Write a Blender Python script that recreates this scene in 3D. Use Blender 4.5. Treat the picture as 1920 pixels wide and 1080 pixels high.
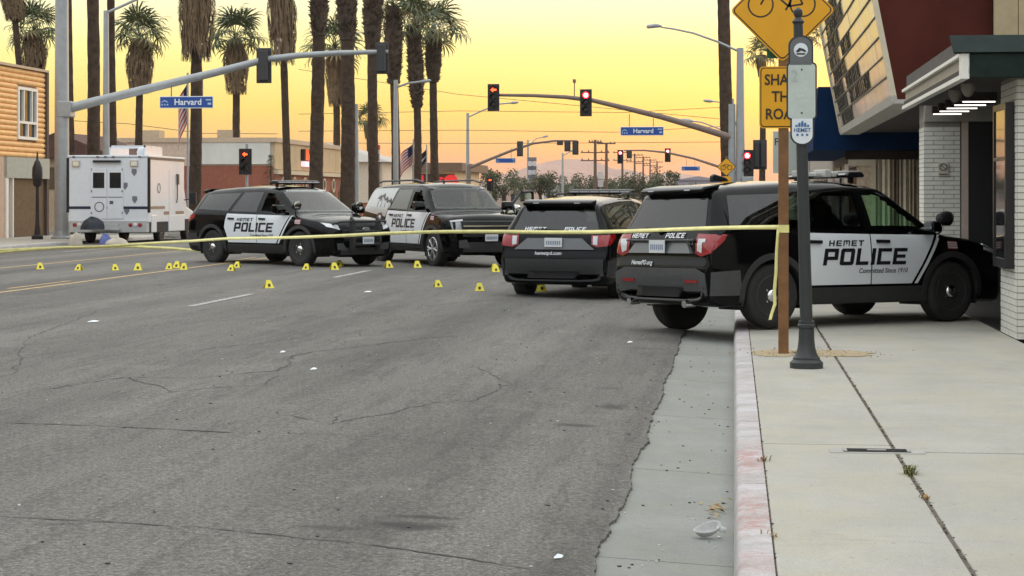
import bpy, bmesh, math, random
from mathutils import Vector, Matrix
from mathutils.bvhtree import BVHTree
random.seed(7)
R = math.radians
SC = bpy.context.scene
COL = SC.collection
for o in list(bpy.data.objects):
    bpy.data.objects.remove(o)

# ------------------------------------------------------------------ camera
# x = across the street (right kerb face at 0), y = along the street, z up (gutter = 0)
YAW = math.atan(416 / 3600)
cam = bpy.data.cameras.new('camera')
cam.sensor_width = 36
cam.lens = 67.5
cam.shift_y = -170 / 1920
cam.clip_end = 9000
camo = bpy.data.objects.new('camera', cam)
camo.location = (0, 0, 1.77)
camo.rotation_euler = (R(90), 0, YAW)
COL.objects.link(camo)
SC.camera = camo
SC.render.resolution_x, SC.render.resolution_y = 1024, 576

# ------------------------------------------------------------------ sky, sun, exposure
SUN_AZ, SUN_EL = R(14), R(2.5)          # azimuth to the right of the street, just above the horizon
W = bpy.data.worlds.new('World')
SC.world = W
W.use_nodes = True
nt = W.node_tree
nt.nodes.clear()
def wn(t, **k):
    n = nt.nodes.new(t)
    for a, b in k.items():
        setattr(n, a, b)
    return n
sky = wn('ShaderNodeTexSky', sky_type='NISHITA', sun_disc=False, sun_elevation=SUN_EL,
         sun_rotation=SUN_AZ, altitude=400, air_density=1.4, dust_density=3.0, ozone_density=1.5)
bg1 = wn('ShaderNodeBackground')
bg1.inputs['Strength'].default_value = 0.06
nt.links.new(sky.outputs[0], bg1.inputs['Color'])
tc = wn('ShaderNodeTexCoord')
sep = wn('ShaderNodeSeparateXYZ')
nt.links.new(tc.outputs['Generated'], sep.inputs[0])
def ramp(stops, src):
    r = wn('ShaderNodeValToRGB')
    e = r.color_ramp.elements
    while len(e) < len(stops):
        e.new(.5)
    for q, (p, c) in zip(e, stops):
        q.position = p
        q.color = (*c, 1)
    nt.links.new(src, r.inputs[0])
    return r
mr = wn('ShaderNodeMapRange')
mr.inputs[1].default_value, mr.inputs[2].default_value = 0, 1
mr.inputs[3].default_value, mr.inputs[4].default_value = 0, 1
nt.links.new(sep.outputs['Z'], mr.inputs[0])
pw = wn('ShaderNodeMath', operation='POWER', use_clamp=True)
nt.links.new(mr.outputs[0], pw.inputs[0])
pw.inputs[1].default_value = 0.5            # sqrt of sin(elevation): more room near the horizon
glow = ramp([(0.0, (.50, .20, .11)), (.10, (.51, .195, .075)), (.135, (.515, .225, .06)), (.175, (.525, .315, .08)), (.217, (.54, .405, .085)),
             (.274, (.565, .53, .19)), (.315, (.585, .57, .36)), (.36, (.62, .61, .46)), (.46, (.72, .71, .64)), (.62, (.88, .88, .85)), (1.0, (.94, .95, .93))], pw.outputs[0])
back = ramp([(0.0, (.30, .29, .31)), (.25, (.36, .36, .38)), (.5, (.52, .55, .58)), (.75, (.82, .86, .90)), (1.0, (.92, .94, .93))], pw.outputs[0])
dt = wn('ShaderNodeVectorMath', operation='DOT_PRODUCT')
nt.links.new(tc.outputs['Generated'], dt.inputs[0])
dt.inputs[1].default_value = (math.sin(SUN_AZ - .25), math.cos(SUN_AZ - .25), 0)
mr2 = wn('ShaderNodeMapRange', interpolation_type='SMOOTHSTEP')
mr2.inputs[1].default_value, mr2.inputs[2].default_value = -.35, .85
nt.links.new(dt.outputs['Value'], mr2.inputs[0])
mx = wn('ShaderNodeMix', data_type='RGBA')
nt.links.new(mr2.outputs[0], mx.inputs[0])
nt.links.new(back.outputs[0], mx.inputs[6])
nt.links.new(glow.outputs[0], mx.inputs[7])
bg2 = wn('ShaderNodeBackground')
bg2.inputs['Strength'].default_value = 1.62
nt.links.new(mx.outputs[2], bg2.inputs['Color'])
ad = wn('ShaderNodeAddShader')
nt.links.new(bg1.outputs[0], ad.inputs[0])
nt.links.new(bg2.outputs[0], ad.inputs[1])
wo = wn('ShaderNodeOutputWorld')
nt.links.new(ad.outputs[0], wo.inputs['Surface'])

sl = bpy.data.lights.new('sun', 'SUN')
sl.energy = 0.55
sl.angle = R(12)
sl.color = (1, .62, .34)
so = bpy.data.objects.new('sun', sl)
d = Vector((math.sin(R(38)) * math.cos(R(9)), math.cos(R(38)) * math.cos(R(9)), math.sin(R(9))))
so.rotation_euler = d.to_track_quat('Z', 'Y').to_euler()
COL.objects.link(so)

SC.view_settings.view_transform = 'Standard'
SC.view_settings.look = 'None'
SC.view_settings.exposure = 0.12
SC.view_settings.gamma = 1

# ------------------------------------------------------------------ helpers: materials
MATS = {}
def M(name, col, rough=.6, metal=0, var=.12, scale=6, bump=0, bscale=60, coat=0, emit=0, ecol=None, spec=.5):
    if name in MATS:
        return MATS[name]
    m = bpy.data.materials.new(name)
    m.use_nodes = True
    t = m.node_tree
    b = t.nodes['Principled BSDF']
    b.inputs['Roughness'].default_value = rough
    b.inputs['Metallic'].default_value = metal
    b.inputs['Specular IOR Level'].default_value = spec
    b.inputs['Coat Weight'].default_value = coat
    b.inputs['Coat Roughness'].default_value = .04
    tcn = t.nodes.new('ShaderNodeTexCoord')
    n = t.nodes.new('ShaderNodeTexNoise')
    n.inputs['Scale'].default_value = scale
    n.inputs['Detail'].default_value = 6
    n.inputs['Roughness'].default_value = .65
    t.links.new(tcn.outputs['Object'], n.inputs['Vector'])
    r = t.nodes.new('ShaderNodeValToRGB')
    r.color_ramp.elements[0].position, r.color_ramp.elements[1].position = .3, .7
    r.color_ramp.elements[0].color = (*[max(0, c * (1 - var)) for c in col], 1)
    r.color_ramp.elements[1].color = (*[min(1, c * (1 + var)) for c in col], 1)
    t.links.new(n.outputs['Fac'], r.inputs[0])
    t.links.new(r.outputs[0], b.inputs['Base Color'])
    if bump:
        n2 = t.nodes.new('ShaderNodeTexNoise')
        n2.inputs['Scale'].default_value = bscale
        n2.inputs['Detail'].default_value = 5
        t.links.new(tcn.outputs['Object'], n2.inputs['Vector'])
        bp = t.nodes.new('ShaderNodeBump')
        bp.inputs['Strength'].default_value = bump
        bp.inputs['Distance'].default_value = .02
        t.links.new(n2.outputs['Fac'], bp.inputs['Height'])
        t.links.new(bp.outputs[0], b.inputs['Normal'])
    if emit:
        b.inputs['Emission Color'].default_value = (*(ecol or col), 1)
        b.inputs['Emission Strength'].default_value = emit
    MATS[name] = m
    return m

def glass(name, tint, refl=1.0):
    """thin tinted pane: tinted see-through plus fresnel reflection"""
    if name in MATS:
        return MATS[name]
    m = bpy.data.materials.new(name)
    m.use_nodes = True
    t = m.node_tree
    t.nodes.clear()
    o = t.nodes.new('ShaderNodeOutputMaterial')
    tr = t.nodes.new('ShaderNodeBsdfTransparent')
    tr.inputs[0].default_value = (*tint, 1)
    gl = t.nodes.new('ShaderNodeBsdfGlossy')
    gl.inputs['Roughness'].default_value = .03
    gl.inputs['Color'].default_value = (refl, refl, refl, 1)
    lw = t.nodes.new('ShaderNodeLayerWeight')
    lw.inputs['Blend'].default_value = .5
    p5 = t.nodes.new('ShaderNodeMath')
    p5.operation = 'POWER'
    p5.inputs[1].default_value = 4.5
    t.links.new(lw.outputs['Facing'], p5.inputs[0])
    fr = t.nodes.new('ShaderNodeMath')
    fr.operation = 'MULTIPLY_ADD'
    fr.inputs[1].default_value = .93
    fr.inputs[2].default_value = .065
    t.links.new(p5.outputs[0], fr.inputs[0])
    mxs = t.nodes.new('ShaderNodeMixShader')
    t.links.new(fr.outputs[0], mxs.inputs[0])
    t.links.new(tr.outputs[0], mxs.inputs[1])
    t.links.new(gl.outputs[0], mxs.inputs[2])
    t.links.new(mxs.outputs[0], o.inputs[0])
    MATS[name] = m
    return m

# ------------------------------------------------------------------ helpers: geometry
class MB:
    def __init__(s):
        s.v, s.f, s.m = [], [], []
    def add(s, vs, fs, mi=0):
        k = len(s.v)
        s.v += [tuple(q) for q in vs]
        s.f += [tuple(i + k for i in f) for f in fs]
        s.m += [mi] * len(fs)
        return s
    def box(s, c, d, rz=0, mi=0, rot=None):
        x, y, z = d[0] / 2, d[1] / 2, d[2] / 2
        m = rot or Matrix.Rotation(rz, 3, 'Z')
        vs = [m @ Vector((a * x, b * y, e * z)) + Vector(c) for a, b, e in
              ((-1,-1,-1),(1,-1,-1),(1,1,-1),(-1,1,-1),(-1,-1,1),(1,-1,1),(1,1,1),(-1,1,1))]
        return s.add(vs, [(3,2,1,0),(4,5,6,7),(0,1,5,4),(1,2,6,5),(2,3,7,6),(3,0,4,7)], mi)
    def bb(s, x0, x1, y0, y1, z0, z1, mi=0):
        return s.box(((x0+x1)/2, (y0+y1)/2, (z0+z1)/2), (x1-x0, y1-y0, z1-z0), mi=mi)
    def tube(s, pts, rad, n=10, mi=0, cap=True):
        pts = [Vector(p) for p in pts]
        if not hasattr(rad, '__len__'):
            rad = [rad] * len(pts)
        vs, fs = [], []
        for i, p in enumerate(pts):
            t = (pts[min(i+1, len(pts)-1)] - pts[max(i-1, 0)]).normalized()
            a = Vector((0, 0, 1)) if abs(t.z) < .9 else Vector((1, 0, 0))
            u = t.cross(a).normalized()
            w = t.cross(u)
            for k in range(n):
                q = 2 * math.pi * k / n
                vs.append(p + (u * math.cos(q) + w * math.sin(q)) * rad[i])
        for i in range(len(pts) - 1):
            for k in range(n):
                fs.append((i*n+k, i*n+(k+1) % n, (i+1)*n+(k+1) % n, (i+1)*n+k))
        if cap:
            fs.append(tuple(range(n)))
            fs.append(tuple((len(pts)-1)*n + k for k in range(n)))
        return s.add(vs, fs, mi)
    def lathe(s, prof, c=(0, 0, 0), n=20, axis='Z', mi=0, ring=False):
        vs, fs = [], []
        prof = list(prof) + ([prof[0]] if ring else [])
        for r, h in prof:
            for k in range(n):
                q = 2 * math.pi * k / n
                a, b = r * math.cos(q), r * math.sin(q)
                vs.append(Vector(c) + Vector({'Z': (a, b, h), 'Y': (a, h, b), 'X': (h, a, b)}[axis]))
        for i in range(len(prof) - 1):
            for k in range(n):
                fs.append((i*n+k, i*n+(k+1) % n, (i+1)*n+(k+1) % n, (i+1)*n+k))
        if not ring:
            fs.append(tuple(range(n)))
            fs.append(tuple((len(prof)-1)*n + k for k in range(n)))
        return s.add(vs, fs, mi)
    def prism(s, poly, a0, a1, plane='YZ', mi=0):
        """polygon extruded along the missing axis from a0 to a1"""
        def p3(p, a):
            return {'YZ': (a, p[0], p[1]), 'XZ': (p[0], a, p[1]), 'XY': (p[0], p[1], a)}[plane]
        n = len(poly)
        vs = [p3(p, a0) for p in poly] + [p3(p, a1) for p in poly]
        fs = [tuple(range(n)), tuple(range(n, 2*n))] + [(i, (i+1) % n, n+(i+1) % n, n+i) for i in range(n)]
        return s.add(vs, fs, mi)
    def xf(s, mat):
        s.v = [tuple(mat @ Vector(q)) for q in s.v]
        return s
    def mesh(s, name, mats, smooth=None):
        me = bpy.data.meshes.new(name)
        me.from_pydata(s.v, [], s.f)
        mats = mats if isinstance(mats, (list, tuple)) else [mats]
        for m in mats:
            me.materials.append(m)
        if len(mats) > 1:
            me.polygons.foreach_set('material_index', s.m)
        bm = bmesh.new()
        bm.from_mesh(me)
        bmesh.ops.recalc_face_normals(bm, faces=bm.faces)
        bm.to_mesh(me)
        bm.free()
        if smooth is not None:
            me.polygons.foreach_set('use_smooth', [True] * len(me.polygons))
            me.set_sharp_from_angle(angle=R(smooth))
        me.update()
        return me
    def build(s, name, mats, parent=None, smooth=None, bevel=0):
        return put(name, s.mesh(name, mats, smooth), parent, bevel)

def put(name, me, parent=None, bevel=0, loc=None, rz=0):
    o = bpy.data.objects.new(name, me)
    COL.objects.link(o)
    if parent:
        o.parent = parent
    if loc:
        o.location = loc
        o.rotation_euler.z = rz
    if bevel:
        b = o.modifiers.new('bevel', 'BEVEL')
        b.width = bevel
        b.segments = 2
        b.limit_method = 'ANGLE'
    return o
def empty(name, loc=(0, 0, 0), rz=0, parent=None):
    o = bpy.data.objects.new(name, None)
    o.location = loc
    o.rotation_euler.z = rz
    o.empty_display_size = .2
    COL.objects.link(o)
    if parent:
        o.parent = parent
    return o
def tag(o, label, cat, group=None):
    o['label'] = label
    o['category'] = cat
    if group:
        o['group'] = group
    return o
def struct(o, kind='structure'):
    o['kind'] = kind
    return o
def thing(name, label, cat, loc=(0, 0, 0), rz=0, group=None):
    return tag(empty(name, loc, rz), label, cat, group)

CS, SN = math.cos(YAW), math.sin(YAW)
def at(x, y, Z):
    """surveyed sight line: photo pixel and distance in metres to a place in the street"""
    X = (x - 960) / 3600 * Z
    return Vector((X * CS - Z * SN, X * SN + Z * CS, 1.77 + (370 - y) / 3600 * Z))
def road_z(u):
    if u > -.001:
        return .15
    if u > -.62:
        return .035 * (-u / .62)
    if u > -23.58:
        return .035 + .2 * (1 - ((u + 12.1) / 11.48) ** 2)
    if u > -24.2:
        return .03
    return .15

def text2d(s, size=1.0, shear=0, bold=0, align='CENTER'):
    c = bpy.data.curves.new('t', 'FONT')
    c.body = s
    c.size = size
    c.shear = shear
    c.offset = bold
    c.align_x = align
    c.resolution_u = 3
    o = bpy.data.objects.new('t', c)
    me = o.to_mesh()
    v = [(q.co.x, q.co.y) for q in me.vertices]
    f = [tuple(p.vertices) for p in me.polygons]
    o.to_mesh_clear()
    bpy.data.objects.remove(o)
    bpy.data.curves.remove(c)
    return v, f
_T, _H = .27, .21
def _r(a, b, c, d):
    return ((a, b), (c, b), (c, d), (a, d))
_C = [_r(0, 0, _T, 1), _r(_T, 1-_H, 1, 1), _r(_T, 0, 1, _H)]
BLK = {'P': [_r(0, 0, _T, 1), _r(_T, 1-_H, 1, 1), _r(1-_T, .52, 1, 1-_H), _r(_T, .32, 1, .52)],
       'O': [((0, .1), (.1, 0), (_T, 0), (_T, 1), (.1, 1), (0, .9)), ((1-_T, 0), (.9, 0), (1, .1), (1, .9), (.9, 1), (1-_T, 1)), _r(_T, 1-_H, 1-_T, 1), _r(_T, 0, 1-_T, _H)],
       'L': [_r(0, 0, _T, 1), _r(_T, 0, .9, _H)], 'I': [_r(0, 0, _T, 1)], 'C': _C,
       'E': _C + [_r(_T, .4, .9, .6)], 'H': [_r(0, 0, _T, 1), _r(1-_T, 0, 1, 1), _r(_T, .4, 1-_T, .6)],
       'M': [_r(0, 0, .22, 1), _r(.98, 0, 1.2, 1), _r(.22, 1-_H, .98, 1), _r(.49, .3, .71, 1-_H)],
       'T': [_r(0, 1-_H, 1, 1), _r(.5-_T/2, 0, .5+_T/2, 1-_H)], ' ': []}
def block(s, h, w, shear=.22, gap=.16):
    """heavy slanted block lettering, centred; h letter height, w letter width"""
    v, f, x = [], [], 0
    for ch in s:
        wd = {'I': _T, 'M': 1.2, ' ': .4, 'L': .92}.get(ch, 1)
        for p in BLK[ch]:
            k = len(v)
            v += [((x + a) * w + b * h * shear, b * h) for a, b in p]
            f.append(tuple(range(k, k + len(p))))
        x += wd + gap
    t = (x - gap) * w + h * shear
    return [(a - t / 2, b) for a, b in v], f
def flat_text(vf, frame, name, mat, parent, thick=.004):
    """2d lettering laid on a plane; frame = (origin, right, up)"""
    o, r, u = [Vector(q) for q in frame]
    n = r.cross(u).normalized() * thick
    mb = MB()
    mb.add([o + r * a + u * b + n for a, b in vf[0]], vf[1])
    return mb.build(name, mat, parent)

# ================================================================== THE SETTING
def ground_mat(name, build):
    m = bpy.data.materials.new(name)
    m.use_nodes = True
    t = m.node_tree
    b = t.nodes['Principled BSDF']
    geo = t.nodes.new('ShaderNodeNewGeometry')
    def noise(scale, detail=5, rough=.6, stretch=(1, 1, 1)):
        mp = t.nodes.new('ShaderNodeMapping')
        mp.inputs['Scale'].default_value = stretch
        t.links.new(geo.outputs['Position'], mp.inputs[0])
        n = t.nodes.new('ShaderNodeTexNoise')
        n.inputs['Scale'].default_value = scale
        n.inputs['Detail'].default_value = detail
        n.inputs['Roughness'].default_value = rough
        t.links.new(mp.outputs[0], n.inputs[0])
        return n.outputs['Fac']
    def cr(src, stops):
        r = t.nodes.new('ShaderNodeValToRGB')
        e = r.color_ramp.elements
        while len(e) < len(stops):
            e.new(.5)
        for q, (p, c) in zip(e, stops):
            q.position = p
            q.color = (*(c if hasattr(c, '__len__') else (c, c, c)), 1)
        t.links.new(src, r.inputs[0])
        return r.outputs[0]
    def mix(fac, a, c, mode='MIX'):
        x = t.nodes.new('ShaderNodeMix')
        x.data_type = 'RGBA'
        x.blend_type = mode
        for s, i in ((fac, 0), (a, 6), (c, 7)):
            if hasattr(s, 'links'):
                t.links.new(s, x.inputs[i])
            elif i == 0:
                x.inputs[0].default_value = s
            else:
                x.inputs[i].default_value = (*s, 1)
        return x.outputs[2]
    def blob(u, v, ru, rv, wob=.6):
        """soft irregular patch (oil stain, worn paint) at a place on the ground"""
        mp = t.nodes.new('ShaderNodeMapping')
        mp.vector_type = 'POINT'
        mp.inputs['Location'].default_value = (-u / ru, -v / rv, 0)
        mp.inputs['Scale'].default_value = (1 / ru, 1 / rv, 0)
        t.links.new(geo.outputs['Position'], mp.inputs[0])
        ln = t.nodes.new('ShaderNodeVectorMath')
        ln.operation = 'LENGTH'
        t.links.new(mp.outputs[0], ln.inputs[0])
        ad_ = t.nodes.new('ShaderNodeMath')
        ad_.operation = 'MULTIPLY_ADD'
        t.links.new(noise(9, 5, .7), ad_.inputs[0])
        ad_.inputs[1].default_value = wob * 2
        t.links.new(ln.outputs['Value'], ad_.inputs[2])
        hf = t.nodes.new('ShaderNodeMath')
        hf.operation = 'MULTIPLY'
        t.links.new(ad_.outputs[0], hf.inputs[0])
        hf.inputs[1].default_value = .5
        return cr(hf.outputs[0], [(.25 + wob * .35, 1), (.42 + wob * .55, 0)])
    col, rough, bump, bs = build(noise, cr, mix, blob, t, geo)
    t.links.new(col, b.inputs['Base Color'])
    b.inputs['Roughness'].default_value = rough
    if bump is not None:
        bp = t.nodes.new('ShaderNodeBump')
        bp.inputs['Strength'].default_value = bs
        bp.inputs['Distance'].default_value = .01
        t.links.new(bump, bp.inputs['Height'])
        t.links.new(bp.outputs[0], b.inputs['Normal'])
    MATS[name] = m
    return m

def _asphalt(noise, cr, mix, blob, t, geo):
    big = cr(noise(.5, 5, .6, (1, .22, 1)), [(.3, (.100, .095, .085)), (.7, (.172, .164, .148))])
    tracks = cr(noise(.8, 3, .5, (1, .03, 1)), [(.36, .66), (.60, 1.05)])
    c = mix(1, big, tracks, 'MULTIPLY')
    sp = noise(75, 3, .8)
    c = mix(1, c, cr(sp, [(.36, .55), (.47, .92), (.55, 1.08), (.66, 1.9)]), 'MULTIPLY')
    c = mix(1, c, cr(noise(38, 2, .5), [(.38, .72), (.5, 1.0), (.64, 1.30)]), 'MULTIPLY')
    c = mix(1, c, cr(noise(14, 4, .7), [(.3, .86), (.7, 1.12)]), 'MULTIPLY')
    c = mix(cr(noise(.9, 6, .75), [(.56, 0), (.75, .35)]), c, (.29, .27, .245))
    # streaky scuffs along and across the lanes
    c = mix(1, c, cr(noise(2.2, 6, .8, (3.0, .25, 1)), [(.32, .66), (.5, 1.0)]), 'MULTIPLY')
    for (u, v, ru, rv, k) in ((-1.66, 9.66, .30, .17, 1.0), (-1.62, 9.95, .22, .09, .9), (-2.0, 9.5, .30, .10, .6), (-.98, 15.55, .16, .30, .8), (-1.15, 14.2, .24, .14, .8), (-.72, 13.5, .10, 9.0, .22),
                              (-.80, 8.6, .20, 1.1, .35), (-.78, 23.0, .5, .7, .4), (-1.1, 17.0, .18, .2, .3), (-1.0, 21.6, .4, .2, .3)):
        c = mix(mix(1, blob(u, v, ru, rv), (k, k, k), 'MULTIPLY'), c, (.035, .032, .03))
    return c, .88, sp, .7
ground_mat('asphalt', _asphalt)

def _conc(base, warm=.35):
    def f(noise, cr, mix, blob, t, geo):
        c = cr(noise(.9, 6, .65), [(.3, [x * .84 for x in base]), (.7, [x * 1.08 for x in base])])
        c = mix(cr(noise(1.7, 4, .6), [(.44, 0), (.64, warm * 1.5)]), c, (base[0] * 1.03, base[1] * 1.0, base[2] * .78))
        c = mix(cr(noise(3.5, 7, .75, (.5, 1.4, 1)), [(.55, 0), (.8, .5)]), c, [x * .62 for x in base])
        sp = noise(95, 3, .7)
        c = mix(1, c, cr(sp, [(.3, .80), (.55, 1.0), (.75, 1.14)]), 'MULTIPLY')
        c = mix(cr(noise(22, 2, .5), [(.70, 0), (.76, .55)]), c, [x * .45 for x in base])
        c = mix(cr(noise(1.1, 7, .8, (1, .35, 1)), [(.48, 0), (.70, .55)]), c, [x * .72 for x in base])
        c = mix(cr(noise(6, 6, .75), [(.6, 0), (.8, .35)]), c, [min(1, x * 1.22) for x in base])
        return c, .9, sp, .35
    return f
ground_mat('sidewalk_concrete', _conc((.425, .41, .37)))
ground_mat('gutter_concrete', _conc((.270, .278, .258), .15))
def _kerb(noise, cr, mix, blob, t, geo):
    c = cr(noise(3, 6, .7), [(.3, (.34, .32, .31)), (.7, (.50, .48, .47))])
    sepn = t.nodes.new('ShaderNodeSeparateXYZ')
    t.links.new(geo.outputs['Position'], sepn.inputs[0])
    mrn = t.nodes.new('ShaderNodeMapRange')
    mrn.inputs[1].default_value, mrn.inputs[2].default_value = 8.2, 20
    t.links.new(sepn.outputs['Y'], mrn.inputs[0])
    # old red kerb paint, almost worn off: bands that survive on some cast sections
    nz = t.nodes.new('ShaderNodeSeparateXYZ')
    t.links.new(geo.outputs['Normal'], nz.inputs[0])
    top = cr(nz.outputs['Z'], [(.45, 0), (.75, 1)])
    c = mix(mix(1, cr(noise(2.6, 6, .75, (.5, 1, 1)), [(.45, 0), (.6, .8)]), top, 'MULTIPLY'), c, (.56, .53, .55))
    for v, rv, k in ((12.0, 1.1, .85), (9.9, .9, .85), (8.6, .4, .5), (14.0, .7, .22), (17, 1.5, .14), (22, 2.5, .2), (25.2, .8, .5)):
        worn = mix(1, cr(noise(8, 8, .8, (1, .8, 1)), [(.42, 0), (.60, 1)]), (k, k, k), 'MULTIPLY')
        c = mix(mix(1, mix(1, blob(.09, v, .5, rv, .75), worn, 'MULTIPLY'), top, 'MULTIPLY'), c, (.42, .20, .175))
    c = mix(cr(noise(7, 6, .8, (.15, 3.0, 1)), [(.58, 0), (.70, .55)]), c, (.15, .13, .125))
    c = mix(1, c, cr(noise(90, 3, .7), [(.3, .78), (.7, 1.1)]), 'MULTIPLY')
    return c, .85, noise(60, 4, .7), .4
ground_mat('kerb_concrete', _kerb)
def _dirt(noise, cr, mix, blob, t, geo):
    return cr(noise(.05, 8, .7), [(.3, (.17, .13, .09)), (.7, (.25, .20, .14))]), .95, None, 0
ground_mat('dry_ground', _dirt)

g = MB()
g.add([(-5000, -300, -.25), (5000, -300, -.25), (5000, 7500, -.25), (-5000, 7500, -.25)], [(0, 1, 2, 3)])
struct(g.build('ground', MATS['dry_ground']))

# asphalt: crowned sheet with a ragged edge along the gutter
rnd = random.Random(3)
us = [-.60, -.72, -1.0, -1.6, -2.6, -4, -5.5, -7, -8.5, -10, -11.5, -13, -14.5, -16, -17.5, -19, -20.5, -22, -23.55]
vs_ = [-6 + .05 * i for i in range(int(36 / .05))] + [30 + 1.0 * i for i in range(71)] + [105, 130, 170, 230, 320, 450, 700, 1100]
m = MB()
w1 = 0
vv, ff = [], []
for j, v in enumerate(vs_):
    w1 = .93 * w1 + rnd.uniform(-.009, .009)
    for i, u in enumerate(us):
        uu = u + (w1 + rnd.uniform(-.006, .006) - .03 if i == 0 else w1 * .5 if i == 1 else 0)
        vv.append((uu, v, road_z(u) + (.026 if i else .020)))
n = len(us)
for j in range(len(vs_) - 1):
    for i in range(n - 1):
        ff.append((j*n+i, j*n+i+1, (j+1)*n+i+1, (j+1)*n+i))
k = len(vv)
for j in range(len(vs_)):
    a = vv[j * n]
    vv.append((a[0] + .004, a[1], a[2] - .05))
for j in range(len(vs_) - 1):
    ff.append((j*n, (j+1)*n, k+j+1, k+j))
m.add(vv, ff)
struct(m.build('road', MATS['asphalt'], smooth=40))
RZ = lambda u: road_z(u) + .026
for nm, x0, x1 in (('side_street', -70, -23.5), ('side_street', -.66, 60)):
    m = MB()
    m.add([(x0, 81, .055), (x1, 81, .055), (x1, 92.5, .055), (x0, 92.5, .055)], [(0, 1, 2, 3)])
    struct(m.build(nm, MATS['asphalt']))

def gutter(x0, x1, v0, v1, z0, z1):
    m = MB()
    L = [v0 + i * 3.05 for i in range(int((v1 - v0) / 3.05) + 1)]
    for a in L:
        m.add([(x0, a + .006, z0), (x1, a + .006, z1), (x1, a + 3.044, z1), (x0, a + 3.044, z0),
               (x0, a + .006, z0 - .1), (x1, a + .006, z1 - .1), (x1, a + 3.044, z1 - .1), (x0, a + 3.044, z0 - .1)],
              [(0, 1, 2, 3), (0, 1, 5, 4), (2, 3, 7, 6)])
    return m
struct(gutter(-.80, 0.002, -6, 81, .045, .0).build('gutter', MATS['gutter_concrete']))
struct(gutter(-.80, 0.002, 93, 240, .045, .0).build('gutter', MATS['gutter_concrete']))
struct(gutter(-24.2, -23.4, 20, 80, .0, .045).build('gutter', MATS['gutter_concrete']))

# kerb: one root sheet of bedding, each cast section a child
bedm = M('bedding_soil', (.12, .105, .085), .95)
def kerb_profile(sg, x):
    return [(x, -.08), (x, .03), (x + sg * .012, .115), (x + sg * .022, .138), (x + sg * .045, .150), (x + sg * .178, .153), (x + sg * .178, -.08)]
def kerb(x, sg, v0, v1, L=3.05):
    b = MB()
    b.bb(*sorted((x + sg * .02, x + sg * .16)), v0, v1, -.1, .10)
    root = struct(b.build('kerb', bedm))
    nsec = int((v1 - v0) / L)
    for i in range(nsec):
        a = v0 + i * L
        p = MB()
        p.prism(kerb_profile(sg, x), a + .005, a + L - .005, 'XZ')
        p.build('kerb_section', MATS['kerb_concrete'], root, smooth=50)
    return root
kerb(0, 1, 1.80, 81.0)
kerb(0, 1, 93, 145, 6.1)
kerb(-24.2, -1, 25, 81, 6.1)
kerb(-24.2, -1, 93, 145, 6.1)

# sidewalk: soil bed plus cast slabs
b = MB()
b.bb(.18, 3.2, -6, 81, -.1, .139)
sw = struct(b.build('sidewalk', bedm))
def slab(x0, x1, y0, y1, parent, z=.15, jit=.0):
    p = MB()
    p.bb(x0 + .004, x1 - .004, y0 + .008, y1 - .008, z - .06, z + random.uniform(-jit, jit))
    return p.build('concrete_slab', MATS['sidewalk_concrete'], parent, bevel=.006)
for L, x0, x1 in (([-4, 1.2, 5.0, 9.2, 12.75, 17.15, 20.4, 23.6, 27, 30.3, 33.6, 37, 43, 49, 55, 61, 67, 74, 81], .183, 1.018),
                  ([-4, 1.5, 5.1, 8.42, 12.42, 16.05, 19.4, 22.65, 26, 29.4, 32.8, 36.2, 43, 49, 55, 61, 67, 74, 81], 1.034, 3.2)):
    for a, c in zip(L, L[1:]):
        slab(x0, x1, a, c, sw, .15, .002)
b = MB()
b.bb(-29, -24.38, 25, 81, -.1, .12)
swl = struct(b.build('sidewalk', bedm))
for i in range(14):
    slab(-29, -26.7, 25 + 4 * i, 29 + 4 * i, swl)
    slab(-26.7, -24.38, 25 + 4 * i, 29 + 4 * i, swl)
for x0, x1 in ((.18, 4), (-30, -24.38)):
    b = MB()
    b.bb(x0, x1, 93, 400, -.1, .148)
    struct(b.build('sidewalk', MATS['sidewalk_concrete']))

# painted lines (thin sheets just above the crowned asphalt)
def paint_mat(name, c, lo, hi):
    def f(noise, cr, mix, blob, t, geo):
        return mix(cr(noise(7, 8, .8), [(lo, 0), (hi, 1)]), c, (.17, .165, .155)), .8, None, 0
    return ground_mat(name, f)
ylw = paint_mat('yellow_line_paint', (.50, .33, .13), .46, .66)
wht = paint_mat('white_line_paint', (.42, .41, .39), .44, .64)
lines = struct(empty('road_markings'))
def stripe(u, v0, v1, w, mat, name):
    p = MB()
    N = max(2, int((v1 - v0) / 2))
    q = []
    for i in range(N + 1):
        v = v0 + (v1 - v0) * i / N
        q += [(u - w / 2, v, RZ(u) + .004), (u + w / 2, v, RZ(u) + .004)]
    p.add(q, [(2*i, 2*i+1, 2*i+3, 2*i+2) for i in range(N)])
    p.build(name, mat, lines)
stripe(-11.55, 12, 80, .13, ylw, 'yellow_line')
for v in range(5):
    stripe(-11.9, 17 + v * 13.5, 20 + v * 13.5, .10, ylw, 'yellow_dash')
for v in (15.5, 26.4, 36.2, 48, 60):
    stripe(-7.62, v, v + 3.5, .12, wht, 'white_dash')
stripe(-15.7, 18, 80, .12, ylw, 'yellow_line')
for v in (28, 41, 54, 67):
    stripe(-19.4, v, v + 3.5, .12, wht, 'white_dash')

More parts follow.
